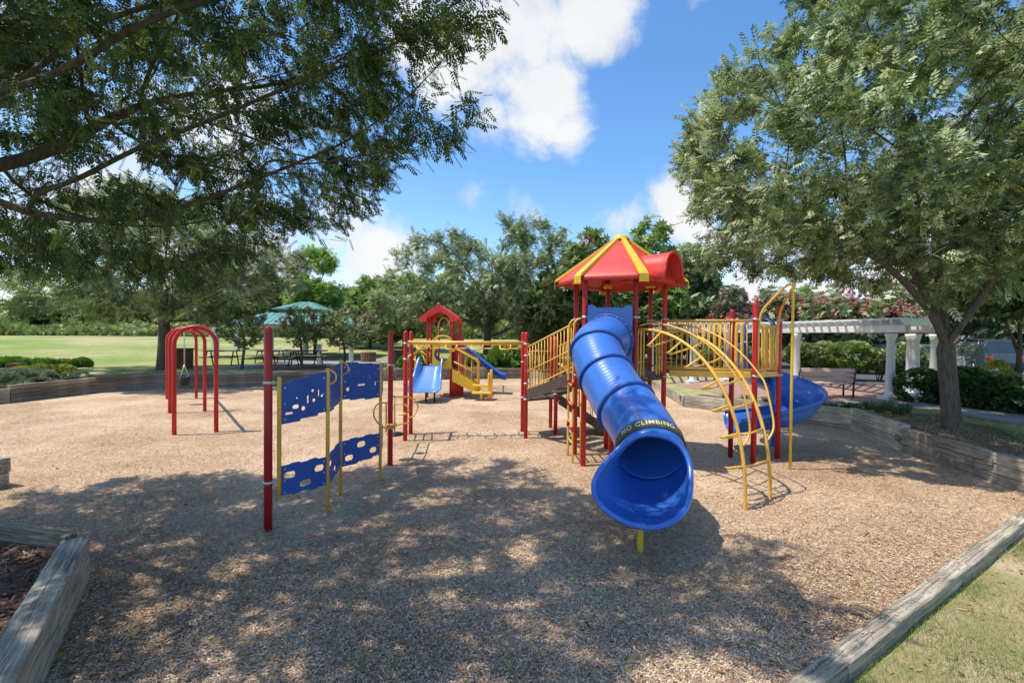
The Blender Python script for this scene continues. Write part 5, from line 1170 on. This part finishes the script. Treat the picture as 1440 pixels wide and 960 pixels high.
# ------------------------------------------------------------------ pergola
pg = thing('pergola', 'long white pergola on round columns beyond the spiral slide', 'pergola', (10, 17, .45))
near = [(11.45, 13.75), (10.95, 17.5), (9.25, 19.6), (7.9, 19.9), (6.3, 20.6)]; far = [(12.95, 14.6), (12.3, 19.6), (10.6, 21.9), (8.9, 22.2), (7.0, 23)]
def column(x, y, ht=2.38):
    z = hgt(x, y); m_ = MB(); m_.lathe((x, y, z-.05), [(.18, 0), (.18, .12), (.15, .14), (.155, .19), (.12, .22), (.122, ht*.35-.4), (.10, ht-z-.16), (.12, ht-z-.14), (.12, ht-z-.09), (.15, ht-z-.02), (.15, ht-z+.06)], 20)
    c_ = m_.build('column', M['white'], pg)
    m_ = MB(); m_.box((x, y, z+.03), (.46, .46, .14)); m_.build('column_base', M['white'], c_, bevel=.008)
for q in near+far: column(*q)
column(13.7, 15.65); column(14.2, 15.3)
def chainpts(pl, ext=.5):
    o = [Vector((*p, 0)) for p in pl]; o[0] = o[0]+(o[0]-o[1]).normalized()*ext; return o
for pl in (near, far):
    c = chainpts(pl)
    for off in (-.09, .09):
        for i in range(len(c)-1):
            d = (c[i+1]-c[i]).normalized(); n_ = Vector((-d.y, d.x, 0))*off; m_ = MB(); m_.beam(c[i]+n_+UP*2.53, c[i+1]+n_+UP*2.53, .05, .2); m_.build('beam', M['white'], pg, bevel=.006)
cn, cf = chainpts(near), chainpts(far); 
def walk(c, f):
    Ls_ = [0]
    for i in range(1, len(c)): Ls_.append(Ls_[-1]+(c[i]-c[i-1]).length)
    s_ = f*Ls_[-1]
    for i in range(1, len(c)):
        if s_ <= Ls_[i]+1e-6: return c[i-1].lerp(c[i], (s_-Ls_[i-1])/(Ls_[i]-Ls_[i-1]))
    return c[-1]
for k in range(30):
    f = k/29; a, b = walk(cn, f), walk(cf, f); d = (b-a).normalized(); a2, b2 = a-d*.4, b+d*.4
    m_ = MB(); nz_ = UP.cross(d)*.022; L_ = (b2-a2).length
    pr = [(0, 2.74), (.04, 2.68), (.16, 2.635), (L_-.16, 2.635), (L_-.04, 2.68), (L_, 2.74), (L_, 2.80), (0, 2.80)]
    m_.prism(pr, lambda u, v: a2+d*u+UP*v-nz_, lambda u, v: a2+d*u+UP*v+nz_); m_.build('rafter', M['white'], pg)
for j in range(9):
    pts = [walk(cn, k/14).lerp(walk(cf, k/14), (j-.6)/7.8) for k in range(15)]
    m_ = MB()
    P = []
    for i, p in enumerate(pts):
        d = (pts[min(i+1, 14)]-pts[max(i-1, 0)]).normalized(); n_ = Vector((-d.y, d.x, 0))*.022; P.append([p-n_+UP*2.802, p+n_+UP*2.802, p+n_+UP*2.85, p-n_+UP*2.85])
    m_.grid(P, True, False); m_.f += [[0, 1, 2, 3], [len(m_.v)-4+q for q in range(4)]]; m_.sm += [False]*2; m_.build('lath', M['white'], pg)
# ------------------------------------------------------------------ bench
def bench(label, c, rz, w_=1.75):
    z = hgt(c[0], c[1]); b = thing('park_bench', label, 'bench', (c[0], c[1], z), None); Rm = Matrix.Rotation(rz, 3, 'Z'); T_ = lambda x, y, zz: Vector((c[0], c[1], z))+Rm @ Vector((x, y, zz))
    for k in range(3):
        m_ = MB(); m_.beam(T_(-w_/2, .04+.15*k, .45), T_(w_/2, .04+.15*k, .45), .13, .035); m_.build('seat_slat', M['pink'], b, bevel=.01)
    for k in range(3):
        q = .52+.145*k; m_ = MB(); M3 = Rm @ Matrix.Rotation(R(-12), 3, 'X'); m_.box(T_(0, -.06-.03*k, q+.07), (w_, .03, .125), M=M3); m_.build('back_slat', M['pink'], b, bevel=.01)
    for x in (-w_/2+.03, w_/2-.03):
        m_ = MB(); m_.tube([T_(x, -.15, .95), T_(x, -.06, .5), T_(x, -.03, 0)], .028, 8); m_.tube([T_(x, .42, 0), T_(x, .42, .45), T_(x, -.04, .45)], .028, 8); m_.tube([T_(x, .42, .45), T_(x, .42, .66), T_(x, -.08, .68)], .022, 8); m_.build('bench_frame', M['green_metal'], b)
    return b
bench('pinkish slatted bench with dark green legs in front of the pergola', (9.85, 14.3), R(-3))
# ------------------------------------------------------------------ picnic tables, bins, pavilion
def picnic(label, x, Y, rz, w_=1.8):
    z = hgt(x, Y); b = thing('picnic_table', label, 'picnic table', (x, Y, z), 'black picnic tables by the pavilion'); Rm = Matrix.Rotation(rz, 3, 'Z'); T_ = lambda p, q, zz: Vector((x, Y, z))+Rm @ Vector((p, q, zz))
    m_ = MB(); m_.box(T_(0, 0, .74), (w_, .75, .05), M=Rm); m_.build('tabletop', M['blackmetal'], b, bevel=.01)
    for s_ in (-1, 1):
        m_ = MB(); m_.box(T_(0, .62*s_, .44), (w_, .27, .045), M=Rm); m_.build('seat', M['blackmetal'], b, bevel=.01)
        m_ = MB(); m_.tube([T_(.6*s_, -.66, .42), T_(.6*s_, .66, .42)], .025, 8); m_.tube([T_(.6*s_, -.5, 0), T_(.6*s_, -.2, .72)], .03, 8); m_.tube([T_(.6*s_, .5, 0), T_(.6*s_, .2, .72)], .03, 8); m_.build('leg_frame', M['blackmetal'], b)
picnic('black picnic table right of the farthest red arch leg', X(312, 23.2), 23.2, .2, 1.5)
picnic('black picnic table right behind the foreground red post', X(396, 22.5), 22.5, -.05, 2.0)
picnic('black picnic table between the two young crape myrtles', X(432, 23.6), 23.6, -.05, 1.9)
picnic('black picnic table in the second row near the pavilion', X(380, 26), 26, .05, 2.0)
def bin_(label, px, Y, r_, h, sq=False):
    x = X(px, Y); z = hgt(x, Y); b = thing('litter_bin', label, 'litter bin', (x, Y, z), None)
    m_ = MB()
    if sq:
        for a in range(4):
            for k in range(5):
                u = -r_+2*r_*(k+.5)/5; p = [(u, -r_), (r_, u), (u, r_), (-r_, u)][a]; m_.box((x+p[0], Y+p[1], z+h/2), (2*r_/5-.015 if a % 2 == 0 else .03, .03 if a % 2 == 0 else 2*r_/5-.015, h))
    else:
        for k in range(16):
            a = 2*PI*k/16; m_.box((x+r_*math.cos(a), Y+r_*math.sin(a), z+h/2), (.03, 2*PI*r_/16-.012, h), rz=a)
    b1 = m_.build('slatted_body', M['slatbrown'], b)
    m_ = MB()
    if sq: m_.box((x, Y, z+h+.03), (2*r_+.16, 2*r_+.16, .06))
    else: m_.lathe((x, Y, z+h), [(r_+.03, 0), (r_+.03, .03), (r_*.6, .05), (r_*.55, .02)], 18)
    m_.build('lid', M['slatbrown'], b)
    m_ = MB(); m_.lathe((x, Y, z+.05), [(r_*.85, 0), (r_*.85, h-.1)], 14); m_.build('liner', M['blackmetal'], b)
bin_('square brown slatted bin standing between the red arches', 258, 20.6, .26, .85, True)
bin_('round brown slatted bin on the grass behind the blue panels', 518, 27.5, .42, .55)
bin_('round brown slatted bin directly behind the second tall post', 557, 25.0, .38, .78)
pv = thing('picnic_pavilion', 'open picnic pavilion with a two tier teal metal roof', 'pavilion', (X(392, 32), 32, 1))
px0, px1, y0_, y1_ = X(306, 28), X(486, 28), 28, 35; zc = 2.75
cx_, cy_ = (px0+px1)/2, (y0_+y1_)/2
def hip(x0, x1, y0, y1, za, zb_, sh, name):
    m_ = MB(); a = [(x0, y0, za), (x1, y0, za), (x1, y1, za), (x0, y1, za)]; b = [(x0+sh, y0+sh, zb_), (x1-sh, y0+sh, zb_), (x1-sh, y1-sh, zb_), (x0+sh, y1-sh, zb_)]
    m_.add(a+b, [(0, 1, 5, 4), (1, 2, 6, 5), (2, 3, 7, 6), (3, 0, 4, 7), (4, 5, 6, 7)]); r_ = m_.build(name, M['teal'], pv, solid=.05)
    for k in range(int((x1-x0)/.4)):
        u = x0+.2+.4*k; q = max(x0+sh, min(x1-sh, u)); s_ = MB(); s_.beam((u, y0, za+.035), (q, y0+sh if x0+sh <= u <= x1-sh else y0+sh*max(.02, min(abs(u-x0), abs(x1-u))/sh), za+.035+(zb_-za)*(1 if x0+sh <= u <= x1-sh else max(.02, min(abs(u-x0), abs(x1-u))/sh))), .03, .04); s_.build('roof_seam', M['teal'], r_)
    return r_
hip(px0, px1, y0_, y1_, zc, zc+.8, 2.0, 'lower_roof'); hip(px0+2.3, px1-2.3, y0_+1.9, y1_-1.9, zc+1.05, zc+1.6, 1.3, 'upper_roof')
m_ = MB(); m_.box((cx_, cy_, zc+.9), (px1-px0-5.2, y1_-y0_-4.7, .34)); m_.build('clerestory', M['beige'], pv)
for yy in (y0_+.12, y1_-.12):
    m_ = MB(); m_.box((cx_, yy, zc-.12), (px1-px0-.2, .12, .2)); m_.build('eave_beam', M['beige'], pv)
for xx in (px0+.12, px1-.12):
    m_ = MB(); m_.box((xx, cy_, zc-.12), (.12, y1_-y0_-.5, .2)); m_.build('eave_beam', M['beige'], pv)
for (px, yy) in ((303, y0_+.5), (449, 24.6), (494, 25.2), (333, y1_-.5), (380, y0_+.5), (430, y1_-.5)):
    x = X(px, yy); z = hgt(x, yy)
    if px in (449, 494): continue
    m_ = MB(); m_.box((x, yy, (z+zc-.22)/2), (.3, .3, zc-.22-z)); m_.build('pavilion_post', M['white'], pv, bevel=.01)
for px, yy, lb_ in ((449, 24.6, 'short white bollard post left of the wide crape myrtle'), (494, 25.2, 'short white bollard post right of the wide crape myrtle')):
    x = X(px, yy); z = hgt(x, yy); t_ = thing('white_post', lb_, 'post', (x, yy, z), 'white posts on the lawn'); m_ = MB(); m_.box((x, yy, z+.5), (.2, .2, 1.1)); m_.build('shaft', M['white'], t_, bevel=.01); m_ = MB(); m_.box((x, yy, z+1.08), (.26, .26, .06)); m_.build('post_cap', M['white'], t_, bevel=.01)
# low stone block on the left bank
p = (X(24, 18.2), 18.2); z = hgt(*p); t_ = thing('stone_block', 'squared brown stone block lying among the shrubs at the left edge', 'stone', (p[0], p[1], z)); m_ = MB(); m_.box((p[0], p[1], z+.3), (.55, .4, .35), rz=.3); m_.build('stone', M['slatbrown'], t_, bevel=.04, seg=2)
m_ = MB(); m_.box((p[0]-1.0, p[1]-.1, z+.22), (1.5, .35, .08), rz=.05); m_.build('slab', M['concrete'], t_, bevel=.01)
# ------------------------------------------------------------------ cars
def car(label, x, Y, rz, paintmat, suv=False):
    z = hgt(x, Y)+.025; c = thing('parked_car', label, 'car', (x, Y, z), 'cars in the parking lot'); Rm = Matrix.Rotation(rz, 3, 'Z'); T_ = lambda a, b, e: Vector((x, Y, z))+Rm @ Vector((a, b, e))
    hh = 1.72 if suv else 1.45; Lc = 4.5; body = [(-2.25, .35), (-2.3, .62), (-2.22, .95 if not suv else 1.05), (-1.3, .98 if not suv else 1.08), (1.15, 1.0 if not suv else 1.1), (2.1, .85 if not suv else .95), (2.28, .62), (2.25, .32)]
    cab = [(-2.05, .98), (-1.55 if not suv else -1.95, hh-.08), (-1.1, hh), (.2, hh), (.55, hh-.06), (1.25, 1.0)]
    P = []
    for sy, ins in ((-.9, .05), (-.9, 0), (.9, 0), (.9, .05)):
        P.append([T_(a*(1-ins*.3), sy*(1-(.06 if e > .8 or e < .4 else 0)), e) for a, e in body])
    m_ = MB(); m_.grid([P[1], P[2]], True, False); m_.f += [list(range(8)), list(range(8, 16))]; m_.sm += [False]*2; m_.build('body', paintmat, c, bevel=.07, seg=3)
    nb = len(cab); m_ = MB(); A1 = [T_(a, -.86+.20*(e-.98)/.5*1.0, e) for a, e in cab]; B1 = [T_(a, .86-.20*(e-.98)/.5, e) for a, e in cab]
    m_.add(A1+B1, [list(range(nb)), list(range(nb, 2*nb))]+[(i, i+1, nb+i+1, nb+i) for i in range(nb-1)]+[(nb-1, 0, nb, 2*nb-1)]); m_.build('windows', M['glass'], c, bevel=.04, seg=2)
    m_ = MB(); rf_ = [T_(a, s_*.66, hh+.012) for a in (-1.5, -.6, .3) for s_ in (-1, 1)]; m_.add([T_(-1.6, -.68, hh-.03), T_(-1.6, .68, hh-.03), T_(-.6, .68, hh+.02), T_(-.6, -.68, hh+.02), T_(.4, .68, hh-.02), T_(.4, -.68, hh-.02)], [(0, 1, 2, 3), (3, 2, 4, 5)]); m_.build('roof', paintmat, c, solid=.04)
    for s_ in (-1, 1):
        for a in (-.45, -1.55, .95):
            m_ = MB(); m_.tube([T_(a+(.25 if a > 0 else 0), s_*.88, 1.0), T_(a-.0 if a < .5 else .45, s_*.72, hh-.02)], .035, 6); m_.build('pillar', paintmat, c)
        for a in (-1.4, 1.42):
            m_ = MB(); m_.tube([T_(a, s_*.70, .33), T_(a, s_*.92, .33)], .33, 22); wl = m_.build('wheel', M['tyre'], c); m_ = MB(); m_.tube([T_(a, s_*.86, .33), T_(a, s_*.935, .33)], .20, 14); m_.build('rim', M['metal'], wl)
        m_ = MB(); m_.box(T_(2.2, s_*.66, .72), (.12, .34, .14), M=Rm); m_.build('headlight', M['white'], c, bevel=.02)
        m_ = MB(); m_.box(T_(-2.24, s_*.68, .82), (.1, .26, .22), M=Rm); m_.build('tail_light', M['redplastic'], c, bevel=.02)
    return c
M['carwhite'] = paint('white_car_paint', (.7, .71, .72), .25, .05, 1, (.5, .5, .5), .1, coat=.8); M['cargrey'] = paint('dark_blue_grey_car_paint', (.05, .065, .085), .25, .1, 1, (.2, .2, .2), .1, coat=.8); M['carred'] = paint('red_car_paint', (.35, .015, .02), .25, .1, 1, (.3, .1, .1), .1, coat=.8); M['carsilver'] = paint('silver_car_paint', (.38, .39, .40), .25, .1, 1, (.3, .3, .3), .1, coat=.8)
car('dark blue grey sport utility car behind the hedge at the right', X(1374, 24), 24, R(72), M['cargrey'], True)
car('white car parked behind the dark sport utility car', X(1428, 32), 32, R(150), M['carwhite'])
car('red car seen between the pergola columns', X(1226, 25), 25, R(170), M['carred'])
car('white sport utility car seen over the shrubs behind the bench', X(1140, 33), 33, R(175), M['carwhite'], True)
car('silver car seen through the pergola right of the red car', X(1262, 22.5), 22.5, R(165), M['carsilver'])
car('dark car seen over the shrubs beside the white one', X(1172, 31), 31, R(172), M['cargrey'])
# ------------------------------------------------------------------ houses behind
def house(label, x, Y, w_, d_, h, rz, wallmat):
    z = hgt(x, Y)-.1; c = thing('town_house', label, 'house', (x, Y, z), None); Rm = Matrix.Rotation(rz, 3, 'Z'); T_ = lambda a, b, e: Vector((x, Y, z))+Rm @ Vector((a, b, e))
    m_ = MB(); m_.box(T_(0, 0, h/2), (w_, d_, h), M=Rm); m_.build('wall', wallmat, c)
    m_ = MB(); rv = [T_(-w_/2-.4, -d_/2-.4, h+.01), T_(w_/2+.4, -d_/2-.4, h+.01), T_(w_/2+.4, d_/2+.4, h+.01), T_(-w_/2-.4, d_/2+.4, h+.01), T_(-w_/2+1, 0, h+2.2), T_(w_/2-1, 0, h+2.2)]
    m_.add(rv, [(0, 1, 5, 4), (2, 3, 4, 5), (1, 2, 5), (3, 0, 4), (0, 3, 2, 1)]); m_.build('roof', M['roof'], c)
    for fl_ in range(int(h//2.7)):
        for k in range(int(w_//2.2)):
            a = -w_/2+1.1+2.2*k; e = 1.5+2.7*fl_; m_ = MB(); m_.box(T_(a, -d_/2-.02, e), (1.1, .08, 1.4), M=Rm); wn = m_.build('window', M['white'], c); m_ = MB()
            m_.box(T_(a, -d_/2-.05, e), (.9, .06, 1.2), M=Rm); m_.build('pane', M['glass'], wn)
house('pale sided town house with grey roof behind the pergola', X(1185, 58), 58, 16, 9, 4.6, R(-20), M['siding'])
house('brick town house with grey roof behind the parked cars', X(1400, 52), 52, 18, 9, 4.9, R(-30), M['brick'])
house('pale sided town house beyond the pink crape myrtles', X(1050, 62), 62, 14, 9, 4.2, R(-8), M['siding'])

# ------------------------------------------------------------------ low growth along the far edge of the field
n_ = 26000; xx = rng.uniform(-125, 60, n_); yy = rng.uniform(64, 72, n_)
zz = np.array([hgt(p, q)+1.5*rnd.random()*(1.15+noise.noise(Vector((p*.16, q*.1, 2)))*1.6)+.1 for p, q in zip(xx, yy)])
P_ = np.stack([xx, yy, zz], 1); V = sprays(P_, rvec(n_)+np.array([0, -.3, .3]), rvec(n_)+np.array([0, -.6, .5]), rng.uniform(.6, 1.4, n_), tuft3(.6, .26)[:3])
o = quads_mesh('thicket', V, np.clip(np.repeat(rng.normal(.5, .2, n_), 3)+.25*np.repeat(np.array([noise.noise(Vector((p*.08, 0, 9))) for p in xx]), 3), 0, 1), M['leaf_far'], kind='stuff'); tag(o, 'low tangled thicket along the far edge of the field', 'undergrowth')
# weeds and fallen leaves on the near grass and the kerb
def gen_lawn(n):
    def g(_):
        x = rng.uniform(2.2, 8, n); y = rng.uniform(1.6, 6, n); r_, rb = inside(x, y); k = (r_ > rb+.05) & (r_ < rb+1.8) & (y < 1.67+x*.613-.1); return x[k], y[k]
    return g
scatter('fallen_leaves', 0, gen_lawn(900), lambda x, y: np.array([hgt(p, q) for p, q in zip(x, y)])+rng.uniform(.01, .035, len(x)), (.025, .055), (.012, .024), M['deadleaf'], .4, label='dry leaves scattered in the near grass', cat='fallen leaves')
def gen_kerb(_):
    f = rng.random(700); s_ = rng.uniform(-.06, .1, 700); dk = (kb-ka).normalized(); x = ka.x+(kb.x-ka.x)*f+dk.y*s_; y = ka.y+(kb.y-ka.y)*f-dk.x*s_; return x, y
scatter('spilled_chips', 0, gen_kerb, lambda x, y: np.full(len(x), .064)+rng.uniform(0, .006, len(x)), (.012, .035), (.003, .009), M['chip'], .12, label='wood chips spilled on top of the near right kerb', cat='wood chips')
